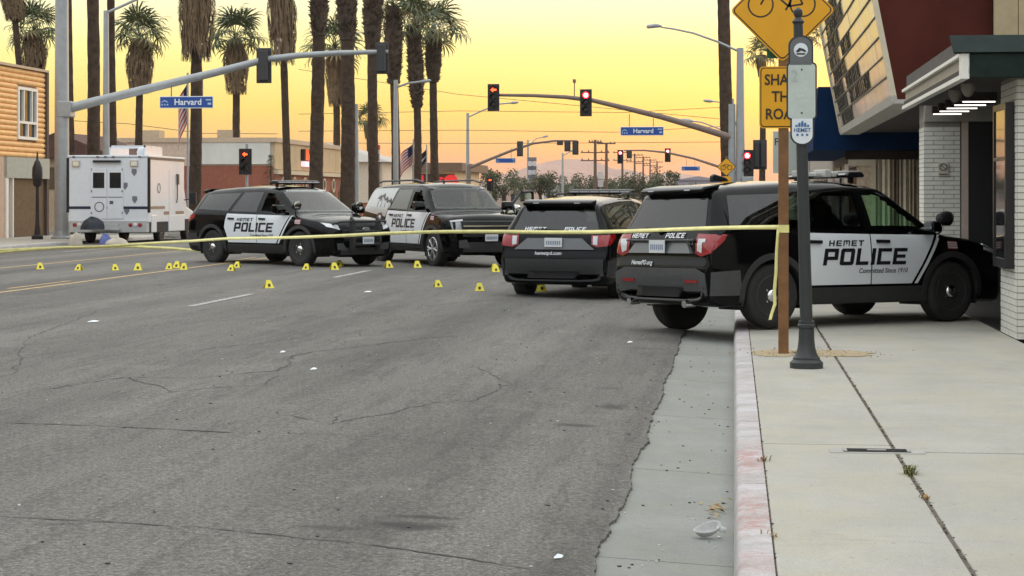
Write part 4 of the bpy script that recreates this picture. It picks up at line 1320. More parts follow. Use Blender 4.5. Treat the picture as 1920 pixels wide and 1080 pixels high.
    if not big:
        a0, a1 = rx - .012, rx - .05
        if old:
            q = [(-.62, .90), (.62, .90), (.50, 1.04), (-.50, 1.04)]
            q0 = [(-.78, .84), (.78, .84), (.72, .90), (-.72, .90)]
        else:
            q = [(-.70, .86), (.70, .86), (.48, 1.05), (-.48, 1.05)]
        n_ = len(q)
        outer = [(a1 if z < .95 else a0, y, z) for y, z in q]
        tg.add(outer + [(rx + .03, y, z) for y, z in q], [(0, 1, 2, 3), (0, 1, 5, 4), (1, 2, 6, 5), (2, 3, 7, 6), (3, 0, 4, 7)])
        tg.build('tailgate_panel', tail_reflection, root)  # plate tilted upward, its grey painted in as the reflection
        number_plate(rx - .062, .90, -1)
        if old:
            s = MB(); s.box((rx - .03, 0, 1.055), (.05, 1.30, .028)); s.build('tailgate_handle', gclad, root, bevel=.01)
        for s_ in (-1, 1):
            if old:
                lp_ = poly((.66 * s_, .90), (.78 * s_, .86), (.93 * s_, .90), (.95 * s_, 1.12), (.66 * s_, 1.13))
                l = conform(bvh, lp_, 'B', 'tail_light', red_lens, root, .012, .04, .06)
                conform(bvh, poly((.70 * s_, .93), (.79 * s_, .90), (.79 * s_, 1.03), (.84 * s_, 1.03), (.84 * s_, 1.07), (.70 * s_, 1.07)), 'B', 'reversing_lens', clear_lens, l, .018, .0, .06)
                conform(bvh, poly((-2.16, 1.05), (-2.32, .92), (-2.32, 1.11), (-2.12, 1.11)), 'R' if s_ < 0 else 'L', 'lens_wrap', red_lens, l, .012, .03, .06)
                conform(bvh, poly((.50 * s_, .55), (.74 * s_, .55), (.74 * s_, .585), (.50 * s_, .585)), 'B', 'bumper_reflector', red_lens, root, .022, .02, .1)
                e = MB(); e.tube([(-2.28, s_ * .55, .30), (-2.43, s_ * .55, .295)], .045, 12); e.build('exhaust_tip', chrome, root)
            else:
                l = conform(bvh, poly((.64 * s_, .94), (.74 * s_, .90), (.92 * s_, .92), (.93 * s_, 1.10), (.64 * s_, 1.10)), 'B', 'tail_light', red_lens, root, .012, .04, .06)
                conform(bvh, poly((.67 * s_, .95), (.75 * s_, .93), (.75 * s_, 1.08), (.67 * s_, 1.08)), 'B', 'reversing_lens', clear_lens, l, .018, 0, .06)
                conform(bvh, poly((fx_(-2.22), 1.05), (fx_(-2.53), .93), (fx_(-2.53), 1.10), (fx_(-2.22), 1.12)), 'R' if s_ < 0 else 'L', 'lens_wrap', red_lens, l, .012, .03, .06)
        bl = poly((-.86, .42), (.86, .42), (.86, .70), (-.86, .70)) if not old else poly((-.88, .40), (.88, .40), (.88, .66), (.70, .72), (-.70, .72), (-.88, .66))
        conform(bvh, bl, 'B', 'rear_bumper', gclad if old else clad, root, .014, .03, .09)
        conform(bvh, poly((-.50, .36), (.50, .36), (.44, .50), (-.44, .50)), 'B', 'bumper_insert', decal_k, root, .020, .02, .12)
        for ax in 'RL':
            conform(bvh, poly((fx_(-2.55), .40), (WX[1] - AR - .02, .40), (WX[1] - AR - .06, .70), (fx_(-2.55), .68)), ax, 'bumper_side', gclad if old else clad, root, .012, .03, .1)
        s = MB(); s.prism([(-2.02, 1.705), (-2.28, 1.672), (-2.33, 1.635), (-2.29, 1.595), (-2.10, 1.58)] if not old else [(-1.92, 1.735), (-2.17, 1.695), (-2.22, 1.655), (-2.18, 1.615), (-2.0, 1.60)], -.615, .615, 'XZ')
        sp2 = s.build('spoiler', paint_k, root, bevel=.022, smooth=40)
        for y in (-.36, .36):
            s = MB(); s.box((-2.345 if not old else -2.235, y, 1.643 if not old else 1.66), (.012, .10, .014)); s.build('spoiler_lamp', clear_lens, sp2)
        s = MB(); ox_ = .19 if old else .115; s.box((-2.50 + ox_, .1, 1.19), (.03, .46, .018), rot=Matrix.Rotation(.06, 3, 'X')); s.box((-2.49 + ox_, .1, 1.17), (.05, .06, .05)); s.build('rear_wiper', decal_k, root)
        def rear(vf, cy, cz, nm, mt, sc=1):
            vf = ([(-a * sc, b * sc) for a, b in vf[0]], vf[1])
            conform(bvh, shift(vf, cy, cz), 'B', nm, mt, root, .016, 0, .05)
        if old:
            rear(block('HEMET', .055, .052, .2, .25), .46, 1.078, 'city_lettering', decal_w)
            rear(block('POLICE', .060, .058, .2, .22), -.24, 1.078, 'police_lettering', decal_w)
            rear(text2d('2913', .10), -.52, 1.0, 'unit_number', M('grey_decal', (.34, .35, .36), .5))
            rear(text2d('HemetPD.org', .075, 0, .001), .35, .755, 'web_address', decal_w)
        else:
            rear(block('HEMET', .055, .060, .2, .25), .36, 1.175, 'city_lettering', decal_w)
            rear(block('POLICE', .055, .058, .2, .22), -.34, 1.175, 'police_lettering', decal_w)
            rear(text2d('hemetpd.com', .085, 0, .001), .1, .765, 'web_address', decal_w)
            b_ = MB()
            b_.box((rx - .03, -.60, .88), (.01, .16, .025)); b_.box((rx - .03, -.56, .93), (.01, .08, .025)); b_.build('tail_badge', chrome, root)
    else:
        for s_ in (-1, 1):
            l = conform(bvh, poly((.80 * s_, .98), (.95 * s_, .98), (.95 * s_, 1.24), (.80 * s_, 1.24)), 'B', 'tail_light', red_lens, root, .012, .04, .06)
            conform(bvh, poly((-2.52, 1.0), (-2.71, 1.0), (-2.70, 1.24), (-2.54, 1.22)), 'R' if s_ < 0 else 'L', 'lens_wrap', red_lens, l, .012, .03, .06)
        conform(bvh, poly((-.9, .48), (.9, .48), (.9, .78), (-.9, .78)), 'B', 'rear_bumper', clad, root, .014, .03, .1)
        for ax in 'RL':
            conform(bvh, poly((-1.13, 1.12), (-2.52, 1.25), (-2.62, 1.31), (-2.46, 1.79), (-.80, 1.80), (-1.06, 1.26)), ax, 'silver_quarter_wrap', M('silver_wrap', (.42, .44, .44), .3, var=.06, coat=.4), root, .003, .006, .1)
        # palm silhouettes on the wrapped quarter window and a badge below it
        for ax in 'RL':
            for (x, z, k) in ((-1.75, 1.36, .20), (-1.55, 1.36, .24), (-1.30, 1.36, .16), (-1.05, 1.30, .18)):
                vv_, ff_ = [(x - .01, z - .02), (x + .01, z - .02), (x + .006, z + k), (x - .006, z + k)], [(0, 1, 2, 3)]
                for a in range(9):
                    an = a * math.pi / 8 - .35 + (0 if a < 9 else 0)
                    kx, kz = math.cos(an), math.sin(an)
                    n0 = len(vv_)
                    vv_ += [(x, z + k + .012), (x + kx * .10 - kz * .014, z + k + kz * .07 - .02 * abs(kx) + .014), (x + kx * .135, z + k + kz * .09 - .05 * abs(kx)), (x + kx * .09 + kz * .014, z + k + kz * .06 - .03 * abs(kx) - .014)]
                    ff_.append((n0, n0 + 1, n0 + 2, n0 + 3))
                conform(bvh, (vv_, ff_), ax, 'palm_decal', decal_k, root, .011, 0, .06)
            conform(bvh, poly((-1.62, 1.06), (-1.34, 1.04), (-1.30, 1.16), (-1.40, 1.22), (-1.60, 1.20)), ax, 'badge_decal', M('maroon_decal', (.10, .03, .03), .5), root, .006, 0, .1)
            conform(bvh, poly((-1.54, 1.08), (-1.40, 1.07), (-1.38, 1.14), (-1.52, 1.16)), ax, 'badge_shield', decal_w, root, .010, 0, .1)
    # --- light bar
    if not big:
        lbx = .18
        z = 1.80 if not old else 1.84
        s = MB()
        pf = [(lbx - .13, z), (lbx + .13, z), (lbx + .15, z + .025), (lbx + .10, z + .075), (lbx - .10, z + .075), (lbx - .15, z + .025)]
        s.prism(pf, -.60, .60, 'XZ')
        lb_ = s.build('light_bar', decal_k, root, bevel=.015, smooth=40)
        for i in range(6):
            y = -.56 + i * .19
            t_ = MB(); t_.prism([(p[0] * 1.0 + (p[0] - lbx) * .03, z + .012 + (p[1] - z) * .72) for p in pf], y, y + .17, 'XZ'); t_.build('lens', led_lens, lb_)
        t_ = MB(); t_.box((lbx, 0, z + .08), (.18, 1.12, .012)); t_.build('cover_strip', M('light_strip', (.55, .54, .50), .3), lb_)
        for y in (-.5, .5):
            t_ = MB(); t_.box((lbx, y, z - .03), (.06, .04, .08)); t_.build('foot', decal_k, lb_)
        if kind == 'new_rear':
            for y in (-.62, .62):
                t_ = MB(); t_.tube([(lbx - .9, y * .98, 1.76), (lbx - .7, y, 1.80), (lbx + .05, y, 1.81)], .02, 6); t_.build('roof_rail', decal_k, root)
        if old:
            for x, h in ((-.10, .10), (.02, .06), (-.45, .08), (-.25, .05)):
                t_ = MB(); t_.box((x, -.30, z + .02 + h * .3), (.10, .22, h)); t_.build('roof_unit', M('pale_roof_unit', (.5, .5, .47), .4), root, bevel=.01)
            t_ = MB(); t_.prism([(-1.60, 1.775), (-1.34, 1.785), (-1.38, 1.83), (-1.56, 1.875), (-1.60, 1.85)], -.03, .03, 'XZ'); t_.build('shark_fin_antenna', decal_k, root, bevel=.012)
    if big:      # driver's door swung open
        d_ = empty('open_door', (1.22, .99, .10), R(-65), root)
        t_ = MB()
        t_.prism([(-1.06, .40), (.0, .40), (.02, 1.12), (-1.06, 1.14)], .0, .07, 'XZ')
        t_.build('door_skin', paint_k, d_, bevel=.01)
        t_ = MB()
        for a, c in (((0, 1.13), (-.58, 1.60)), ((-.58, 1.60), (-.98, 1.62)), ((-.98, 1.62), (-1.03, 1.13))):
            t_.tube([(a[0], .03, a[1]), (c[0], .0, c[1])], .035, 6)
        t_.build('window_frame', decal_k, d_)
        t_ = MB(); t_.add([(-.05, .03, 1.13), (-1.0, .03, 1.13), (-.96, .01, 1.60), (-.58, .01, 1.58)], [(0, 1, 2, 3)]); t_.build('window', glass_w, d_)
        t_ = MB(); t_.lathe([(.01, -.06), (.09, -.05), (.10, .03), (.01, .05)], (-.15, .22, 1.22), 14, 'X'); t_.build('spotlight', chrome, d_, smooth=40)
    return root

GRP = 'black and white patrol cars at the scene'
sD = suv('black and white police SUV nosed across the pavement into the theatre lobby', 'old', (1.03, 25.36, .15), R(51.5), (1.045, 1.045, 1.015), GRP)
sD.rotation_euler = (R(-1.0), R(.4), sD.rotation_euler.z)
sA = suv('black police SUV with white doors and low light bar, right of the white truck', 'new_front', (-10.14, 43.25, .235), R(127.4), (1.04, 1.055, 1.02), GRP)
sB = suv('tall police SUV with palm decals on its rear side window and driver door open', 'big', (-6.79, 44.71, .19), R(147), (1.0, 1.02, 1.0), GRP)
sC = suv('black police SUV seen from behind in the middle of the group', 'new_rear', (-2.34, 33.40, .10), R(13.0), (1.0, .97, .96), GRP)

# ------------------------------------------------------------------ white command truck
tk = thing('command_truck', 'white box-bodied police truck seen from behind at the left pavement', 'truck', tuple(at(203, 458, 70.5).xy) + (.06,), 0)
TW = 3.05
tw = M('truck_white', (.70, .74, .78), .35, var=.04, coat=.5)
tgrey = M('truck_grey_skirt', (.46, .48, .48), .45, metal=.3, var=.1)
b = MB(); b.bb(-TW/2, TW/2, 0, 4.6, .78, 3.18); b.build('box_body', tw, tk, bevel=.04)
for x in (-TW/2 - .01, TW/2 + .01):
    b = MB(); b.bb(x - .05, x + .05, -.015, .05, 1.15, 3.16); b.build('corner_post', decal_k, tk)
b = MB(); b.bb(-TW/2 - .02, TW/2 + .02, -.03, 4.62, 3.18, 3.26); b.build('roof_cap', tw, tk, bevel=.02)
b = MB(); b.bb(TW/2, TW/2 + .02, .1, 4.6, 3.10, 3.17); b.build('side_trim', M('bronze_trim', (.12, .08, .06), .5), tk)
b = MB(); b.bb(-TW/2 + .02, -.64, -.012, 0, 1.28, 1.38); b.bb(-.08, TW/2 - .02, -.012, 0, 1.28, 1.38); b.build('rear_stripe', M('navy_stripe', (.012, .018, .05), .4), tk)
b = MB(); b.bb(TW/2, TW/2 + .012, .1, 2.0, 1.28, 1.38); b.bb(TW/2, TW/2 + .012, 1.9, 4.5, 1.06, 1.18); b.build('side_stripe', M('bronze_stripe', (.24, .17, .13), .5), tk)
for x0, x1 in ((-.66, -.05), (-.03, .58)):
    b = MB(); b.bb(x0, x1, -.03, -.002, .92, 2.78); dr_ = b.build('rear_door', tw, tk, bevel=.012)
    b = MB(); b.bb(x0 + .09, x1 - .09, -.04, -.028, 2.05, 2.62); b.build('window', M('case_glass', (.02, .02, .022), .04), dr_, bevel=.05)
    for z in (1.1, 1.9, 2.7):
        b = MB(); b.bb(x0 + .02 if x0 < -.5 else x1 - .06, x0 + .06 if x0 < -.5 else x1 - .02, -.045, -.028, z, z + .08); b.build('hinge', chrome, dr_)
b = MB(); b.bb(-.62, -.05, -.034, -.031, 1.70, 1.73); b.bb(.0, .55, -.034, -.031, 1.70, 1.73); b.bb(.06, .20, -.034, -.031, 1.46, 1.58); b.build('door_lettering', M('dark_print', (.08, .09, .12), .5), tk)
for ax_, c in (('Y', (-.33, -.034, 1.36)), ('X', (TW/2 + .012, 1.25, 2.05))):
    b = MB(); b.lathe([(.15, -.004), (.19, -.004), (.19, .004), (.15, .004)], c, 24, ax_, 0, True); b.build('round_seal', M('seal_grey', (.16, .17, .20), .5), tk)
for (x, z) in ((.98, 2.62), (.64, 2.12), (1.0, 1.62), (.70, 1.20)):
    b = MB(); b.prism([(x - .09, z + .13), (x + .09, z + .13), (x + .10, z), (x, z - .14), (x - .10, z)], -.008, 0, 'XZ'); b.build('shield_decal', M('seal_grey', (.16, .17, .20), .5), tk)
for x in (-1.22, .98):
    b = MB(); b.bb(x - .14, x + .16, -.06, 0, 2.84, 3.06); f_ = b.build('scene_light', chrome, tk)
    b = MB(); b.bb(x - .10, x + .12, -.066, -.058, 2.87, 3.03); b.build('lens', M('cream_lens', (.72, .70, .58), .3), f_)
b = MB(); b.bb(-.56, .48, -.10, 0, 2.99, 3.07); b.build('awning_rail', decal_k, tk)
for x in (-1.3, -.4, -.1, .2, 1.2):
    b = MB(); b.bb(x - .05, x + .05, -.05, -.02, 3.18, 3.22); b.build('marker_lamp', M('dark_print', (.08, .09, .12), .5), tk)
b = MB(); b.bb(-TW/2 + .06, TW/2 - .06, -.05, .35, .42, .86); b.build('rear_skirt', tgrey, tk, bevel=.02)
b = MB(); b.bb(-.6, .5, -.28, 0, .50, .58); b.bb(-.5, .4, -.12, -.06, .58, .74); b.build('step_bumper', tgrey, tk, bevel=.01)
for x in (-1.25, -1.08, -.90, .86, 1.04, 1.22):
    b = MB(); b.lathe([(.075, -.055), (.075, -.075), (.05, -.085), (.01, -.088)], (x, 0, .70), 14, 'Y'); b.build('tail_lamp', red_lens if x not in (-1.08, 1.04) else clear_lens, tk, smooth=40)
b = MB(); b.bb(-TW/2 + .12, TW/2 - .02, .3, 7.0, .40, .85); b.build('chassis', M('dark_interior', (.014, .013, .013), .8), tk)
b = MB(); b.bb(TW/2 - .05, TW/2 + .02, .35, .95, .42, 1.05); b.build('side_skirt', tw, tk, bevel=.02)
b = MB(); b.bb(TW/2 - .05, TW/2 + .02, 2.5, 4.6, .42, 1.05); b.build('side_skirt', tw, tk, bevel=.02)
b = MB(); b.prism([(2.0, .78), (2.9, .78), (3.3, 2.9), (2.2, 2.9)] and [(2.55, .85), (3.35, .85), (3.35, 2.75), (2.55, 2.75)], TW/2, TW/2 + .015, 'YZ'); sd = b.build('side_door', tw, tk)
b = MB(); b.tube([(TW/2 + .04, 3.45, 1.5), (TW/2 + .06, 3.45, 1.7), (TW/2 + .06, 3.45, 2.5), (TW/2 + .03, 3.45, 2.6)], .02, 6); b.bb(TW/2 + .01, TW/2 + .05, 3.55, 3.75, 2.2, 2.6); b.build('grab_handle', decal_k, sd)
b = MB(); b.prism([(4.6, .60), (6.9, .60), (6.95, 1.15), (6.0, 1.35), (5.6, 2.15), (4.6, 2.2)], -TW/2 + .35, TW/2 - .3, 'YZ'); b.build('cab', tw, tk, bevel=.06)
b = MB(); b.bb(TW/2 - .05, TW/2 + .22, 5.45, 5.55, 1.45, 1.9); b.tube([(TW/2 - .32, 5.5, 1.6), (TW/2, 5.5, 1.65)], .025, 6); b.build('side_mirror', decal_k, tk, bevel=.03)
b = MB()
for x in (-.05, 1.25):
    b.bb(x, x + .06, .3, 2.4, 3.26, 3.62)
for y in (.3, 1.0, 1.7, 2.3):
    b.bb(-.05, 1.31, y, y + .05, 3.56, 3.62)
b.build('roof_rack', tw, tk)
b = MB(); b.lathe([(.16, 3.26), (.17, 3.4), (.12, 3.54), (.02, 3.58)], (1.0, .8, 0), 14); b.build('roof_vent', tw, tk, smooth=40)
ty, rim, hub = wheel_meshes('steel', .385)
for x, y in ((-TW/2 + .2, 1.9), (TW/2 - .2, 1.9), (-TW/2 + .3, 5.6), (TW/2 - .25, 5.6)):
    e = empty('wheel', (x, y, .385), R(90) if x > 0 else R(-90), tk)
    for nm, me in (('tyre', ty), ('rim', rim), ('hub_cap', hub)):
        put(nm, me, e)

# ================================================================== PALMS AND TREES
def atv(x, y, v):
    """sight line of a photo pixel met with the plane across the street at distance v"""
    X = (x - 960) / 3600
    return at(x, y, v / (X * SN + CS))
bark = M('palm_bark', (.066, .045, .031), .9, var=.45, scale=3.5, bump=.8, bscale=9, spec=.2)
bark2 = M('palm_boot_bark', (.060, .040, .026), .9, var=.6, scale=8)
deadm = M('dead_frond', (.165, .112, .062), .85, var=.35, scale=3)
frondm = [M('palm_frond_%d' % i, c, .55, var=.25, scale=4) for i, c in enumerate(((.085, .105, .036), (.125, .130, .050), (.065, .088, .032)))]
dryf = M('palm_frond_dry', (.23, .17, .075), .7, var=.25, scale=4)
rp = random.Random(21)
def frond_mesh(seed, mat):
    r = random.Random(seed)
    m = MB()
    P = []
    for i in range(5):
        t = i / 4
        P.append((.85 * t, 0, .16 * math.sin(t * 1.8)))
    m.tube(P, [.022, .018, .014, .012, .010], 4)
    hub = Vector(P[-1])
    NBL = 13
    for k in range(NBL):
        a = R(lerp(-112, 112, k / (NBL - 1))) + r.uniform(-.04, .04)
        L = (.95 - .30 * abs(a / 2) ** 1.5) * r.uniform(.88, 1.05)
        d_ = Vector((math.cos(a), math.sin(a), .10))
        s_ = Vector((-math.sin(a), math.cos(a), 0))
        w = .044
        fold = .20 * abs(math.sin(a))
        p1 = hub + d_ * L * .5 + Vector((0, 0, .03 - fold * .25))
        p2 = hub + d_ * L * .82 + Vector((0, 0, -.10 - fold * .5))
        p3 = hub + d_ * L * .96 + Vector((0, 0, -.30 - fold * .6 - r.uniform(0, .12)))
        m.add([hub - s_ * .01, hub + s_ * .01, p1 + s_ * w, p1 - s_ * w, p2 + s_ * w * .7, p2 - s_ * w * .7, p3], [(0, 1, 2, 3), (3, 2, 4, 5), (5, 4, 6)])
    return m.mesh('frond', mat)
FR = [frond_mesh(i, frondm[i % 3]) for i in range(6)]
FRD = [frond_mesh(20 + i, dryf) for i in range(2)]
def palm(label, base, height, r0, r1, bend=(0, 0), crown=1.0, nf=30, skirt=None, boots=None, group='palm trees along the left pavement', flare=1.25):
    """base: ground point; skirt / boots: (length below the crown, half width)"""
    t = thing('palm_tree', label, 'palm tree', base, 0, group)
    def axis(h):
        f = h / height
        return Vector((bend[0] * f * f + .06 * math.sin(f * 5 + r0 * 40), bend[1] * f * f, h))
    n_ = max(12, int(height / .3))
    m = MB()
    m.tube([axis(height * i / n_) for i in range(n_ + 1)], [lerp(r0, r1, i / n_) * (1 + (flare - 1) * max(0, 1 - i / n_ * 8)) * rp.uniform(.955, 1.045) for i in range(n_ + 1)], 14)
    m.build('trunk', bark, t, smooth=60)
    top = axis(height)
    if boots:
        L, hw = boots
        m = MB()
        K = 26
        prof = [axis(height - L * (1 - i / K)) for i in range(K + 1)]
        m.tube(prof, [r1 + (hw * .85 - r1) * min(1, math.sin(max(.06, i / K) * math.pi * .93) ** .45) * rp.uniform(.93, 1.05) for i in range(K + 1)], 14)
        for i in range(int(L * 60)):
            f = rp.random()
            c = axis(height - L * f)
            a = rp.uniform(0, 6.283)
            rr_ = r1 + (hw * .87 - r1) * min(1, math.sin(max(.06, 1 - f) * math.pi * .93) ** .45)
            d_ = Vector((math.cos(a), math.sin(a), 0))
            s_ = Vector((-d_.y, d_.x, 0))
            lean = rp.uniform(-.5, .5)
            w = rp.uniform(.05, .09)
            q = c + d_ * (rr_ - .03)
            e = q + d_ * rp.uniform(.10, .22) + Vector((0, 0, rp.uniform(.08, .26))) + s_ * lean * .3
            m.add([q - s_ * w, q + s_ * w, e + s_ * w * .6, e - s_ * w * .6, q - d_ * .02 + Vector((0, 0, .1))], [(0, 1, 2, 3), (0, 3, 4), (1, 2, 4), (2, 3, 4)])
        struct(m.build('leaf_boots', bark2, t), 'stuff')
    if skirt:
        L, hw = skirt
        m = MB()
        K = 10
        def rad(f):       # f from the crown (0) to the ragged hem (1)
            return lerp(r1 * 2.4, hw, min(1, f / .45) ** .8) * (1 - .22 * max(0, f - .6) / .4)
        m.tube([axis(height - L * .93 * i / K) for i in range(K + 1)], [max(r1 * 1.05, rad(i / K) * (.78 if i < K else .5)) for i in range(K + 1)], 12)
        for i in range(420):
            f = rp.random() ** .8
            a = rp.uniform(0, 6.283)
            d_ = Vector((math.cos(a), math.sin(a), 0))
            s_ = Vector((-d_.y, d_.x, 0)) 
            w = rp.uniform(.02, .06)
            ll = rp.uniform(.18, .34) * L
            f1 = min(1.18, f + ll / L)
            p0 = axis(height - L * f) + d_ * rad(f) * rp.uniform(.82, 1.03)
            p1 = axis(height - L * (f + f1) / 2) + d_ * rad((f + f1) / 2) * rp.uniform(.9, 1.08) + s_ * rp.uniform(-.06, .06)
            p2 = axis(height - L * f1) + d_ * rad(min(1, f1)) * rp.uniform(.82, 1.12) + s_ * rp.uniform(-.12, .12)
            m.add([p0 - s_ * w, p0 + s_ * w, p1 + s_ * w, p1 - s_ * w, p2 + s_ * w * .3, p2 - s_ * w * .3], [(0, 1, 2, 3), (3, 2, 4, 5)])
        struct(m.build('dead_frond_skirt', deadm, t), 'stuff')
    for i in range(nf):
        f = (i + .5) / nf
        el = lerp(1.35, -.62, f ** .9) + rp.uniform(-.16, .16)
        az_ = i * 2.39996 + rp.uniform(-.25, .25)
        me = rp.choice(FR) if f < .86 or rp.random() < .4 else rp.choice(FRD)
        o = put('frond', me, t)
        k_ = crown * rp.uniform(.85, 1.12)
        o.matrix_local = Matrix.Translation(top + Vector((0, 0, .12 * (1 - f)))) @ Matrix.Rotation(az_, 4, 'Z') @ Matrix.Rotation(-el, 4, 'Y') @ Matrix.Rotation(rp.uniform(-.5, .5), 4, 'X') @ Matrix.Scale(k_, 4)
    return t
def palm_px(label, xb, Z, yc, wpx, xt=None, rpx=0, nf=30, skirt=None, boots=None, group='palm trees along the left pavement'):
    nf, rpx = int(nf * .78), rpx * 1.1
    skirt = skirt and (skirt[0], skirt[1] * .9)
    """trunk foot at pixel column xb at distance Z, crown centre at (xt, yc); widths in photo pixels"""
    k = Z / 3600
    b_ = at(xb, 400, Z)
    tp_ = at(xt if xt is not None else xb, yc, Z)
    return palm(label, (b_.x, b_.y, .12), tp_.z - .12, wpx * k * .54, wpx * k * .44, (tp_.x - b_.x, tp_.y - b_.y), rpx * k / 1.55, nf,
                (skirt[0] * k, skirt[1] * k / 2) if skirt else None, (boots[0] * k, boots[1] * k / 2) if boots else None, group)
palm_px('leaning palm trunk above the siding building at the left edge', 52, 97, -25, 13, 22, 42, 22, (55, 50))
palm_px('full crowned palm behind the siding building roof', 66, 114, 58, 13, 62, 52, 34, (72, 56), group='palms standing behind the buildings')
palm_px('palm trunk partly hidden by the tall grey signal pole', 131, 86, -260, 15, 128, 50, 12)
palm_px('bare palm trunk rising behind the white truck, between two poles', 174, 87, -260, 23, 171, 50, 12)
palm_px('palm trunk directly behind the thin grey lamp pole above the truck', 211, 89, -260, 15, 209, 50, 12)
palm_px('full crowned palm above the low store, left of the hanging flag', 262, 112, 72, 14, 260, 56, 36, (88, 58), group='palms standing behind the buildings')
palm_px('big palm with long shaggy skirt beside the left street name sign', 364, 94, -52, 22, 374, 62, 26, (142, 76))
palm_px('full crowned palm right of the left street name sign', 443, 122, 74, 14, 440, 56, 36, (88, 54), group='palms standing behind the buildings')
palm_px('slender curved palm with long skirt in front of the tan store', 541, 109, -45, 14, 521, 60, 24, (142, 62))
palm_px('thick palm trunk left of the pair in front of the store sign', 594, 113, -75, 25, 598, 60, 14, None, (142, 40))
palm_px('thick palm trunk beside the plain grey pole', 651, 119, -75, 26, 652, 60, 14, None, (150, 44))
palm_px('full crowned palm standing between the two thick palm trunks', 631, 142, 92, 13, 628, 60, 34, (92, 44), group='palms standing behind the buildings')
palm_px('palm with long rough boots right of the plain grey pole', 700, 127, -60, 19, 699, 58, 14, None, (160, 42))
palm_px('short far palm low between the palm trunks', 694, 196, 226, 11, 693, 32, 26, (30, 22), group='palms standing behind the buildings')
palm_px('green crowned palm behind the slim street lamp', 741, 135, 12, 16, 738, 56, 30, None, (145, 38))
palm_px('palm with longest ragged boots, second from the right of the row', 783, 141, 50, 14, 777, 58, 30, None, (152, 34))
palm_px('last palm of the left row with drooping green crown', 813, 147, 62, 15, 814, 60, 34, None, (92, 36))
palm_px('tall bare palm trunk beside the right signal pole', 1363, 99, -260, 24, 1352, 50, 12, group='palms on the right')
palm_px('far palm crown peeping out behind the yellow bicycle sign', 1430, 150, 104, 12, 1427, 34, 26, (34, 20), group='palms on the right')
palm_px('palm crown behind the black sign pole, by the marquee edge', 1518, 150, 70, 12, 1514, 32, 24, (30, 20), group='palms on the right')

leafm = [M('leaf_dusty_%d' % i, c, .7, var=.3, scale=2) for i, c in enumerate(((.072, .082, .036), (.055, .078, .028), (.090, .085, .045)))]
def tree(label, x, y_top, Z, wpx, seed, mi, group='trees far down the street'):
    r = random.Random(seed)
    k = Z / 3600
    b_ = at(x, 375, Z)
    t = thing('tree', label, 'tree', (b_.x, b_.y, -.05), 0, group)
    H = at(x, y_top, Z).z
    Wd = wpx * k / 2
    m = MB()
    m.tube([(0, 0, 0), (.1, 0, H * .3), (-.1, 0, H * .6)], [H * .05, H * .035, H * .02], 8)
    for a in range(5):
        an = a * 1.26
        m.tube([(.05, 0, H * .35), (math.cos(an) * Wd * .5, math.sin(an) * Wd * .5, H * .65)], [H * .02, H * .008], 5)
    m.build('trunk', bark, t)
    m = MB()
    cl = [(Vector((r.uniform(-1, 1) * Wd * .75, r.uniform(-1, 1) * Wd * .75, H * r.uniform(.35, .88))), r.uniform(.25, .5) * Wd) for _ in range(16)]
    for _ in range(2600):
        c, rad = r.choice(cl)
        d_ = Vector((r.gauss(0, 1), r.gauss(0, 1), r.gauss(0, 1))).normalized() * rad * r.random() ** .4
        p = c + d_
        s_ = r.uniform(.06, .13) * (Wd ** .5) * .9
        u_ = Vector((r.gauss(0, 1), r.gauss(0, 1), r.gauss(0, 1))).normalized()
        w_ = u_.cross(Vector((r.gauss(0, 1), r.gauss(0, 1), r.gauss(0, 1)))).normalized()
        m.add([p - u_ * s_, p + w_ * s_ * .5, p + u_ * s_, p - w_ * s_ * .5], [(0, 1, 2, 3)], r.randrange(2))
    m.build('crown', [leafm[mi], leafm[(mi + 1) % 3]], t)
tree('grey green tree right of the far left signal pole', 945, 314, 240, 84, 1, 0)
tree('rounded bright green tree below the tall pole sign', 1012, 310, 225, 66, 2, 1)
tree('dull tree between the utility poles', 1100, 330, 300, 84, 3, 2)
tree('broad olive tree left of the small bicycle sign', 1205, 326, 260, 80, 4, 2)
tree('tall olive tree nearest the right kerb in the distance', 1246, 316, 250, 66, 5, 0)
tree('low tree at the foot of the far hills', 1160, 335, 330, 90, 6, 0)
tree('small pale tree beside the grey hill', 975, 330, 300, 64, 7, 2)
tree('dark green tree just left of the tall utility pole', 1075, 328, 280, 60, 8, 1)
tree('dusty tree behind the small pale pole sign', 1140, 330, 310, 60, 9, 0)
tree('low olive tree at the right end of the far trees', 1278, 340, 290, 56, 10, 2)
tree('small green tree left of the grey green tree', 905, 336, 300, 50, 11, 1)
# young conifer by the store
cf = thing('conifer', 'young conifer in front of the store corner, right of the red arrow signal', 'tree', atv(508, 400, 111).xy.to_3d())
m = MB(); m.tube([(0, 0, 0), (0, 0, 4.2)], [.09, .02], 6); m.build('trunk', bark, cf)
m = MB()
for i in range(900):
    z = rp.uniform(.4, 4.3)
    a, rr_ = rp.uniform(0, 6.28), (4.5 - z) * .30 * rp.random() ** .5
    p = Vector((rr_ * math.cos(a), rr_ * math.sin(a), z - rr_ * .25))
    d_ = Vector((math.cos(a), math.sin(a), -.3)) * .14
    s_ = Vector((-math.sin(a), math.cos(a), .2)) * .03
    m.add([p - s_, p + s_, p + d_ + s_ * .4, p + d_ - s_ * .4], [(0, 1, 2, 3)])
m.build('crown', leafm[1], cf)

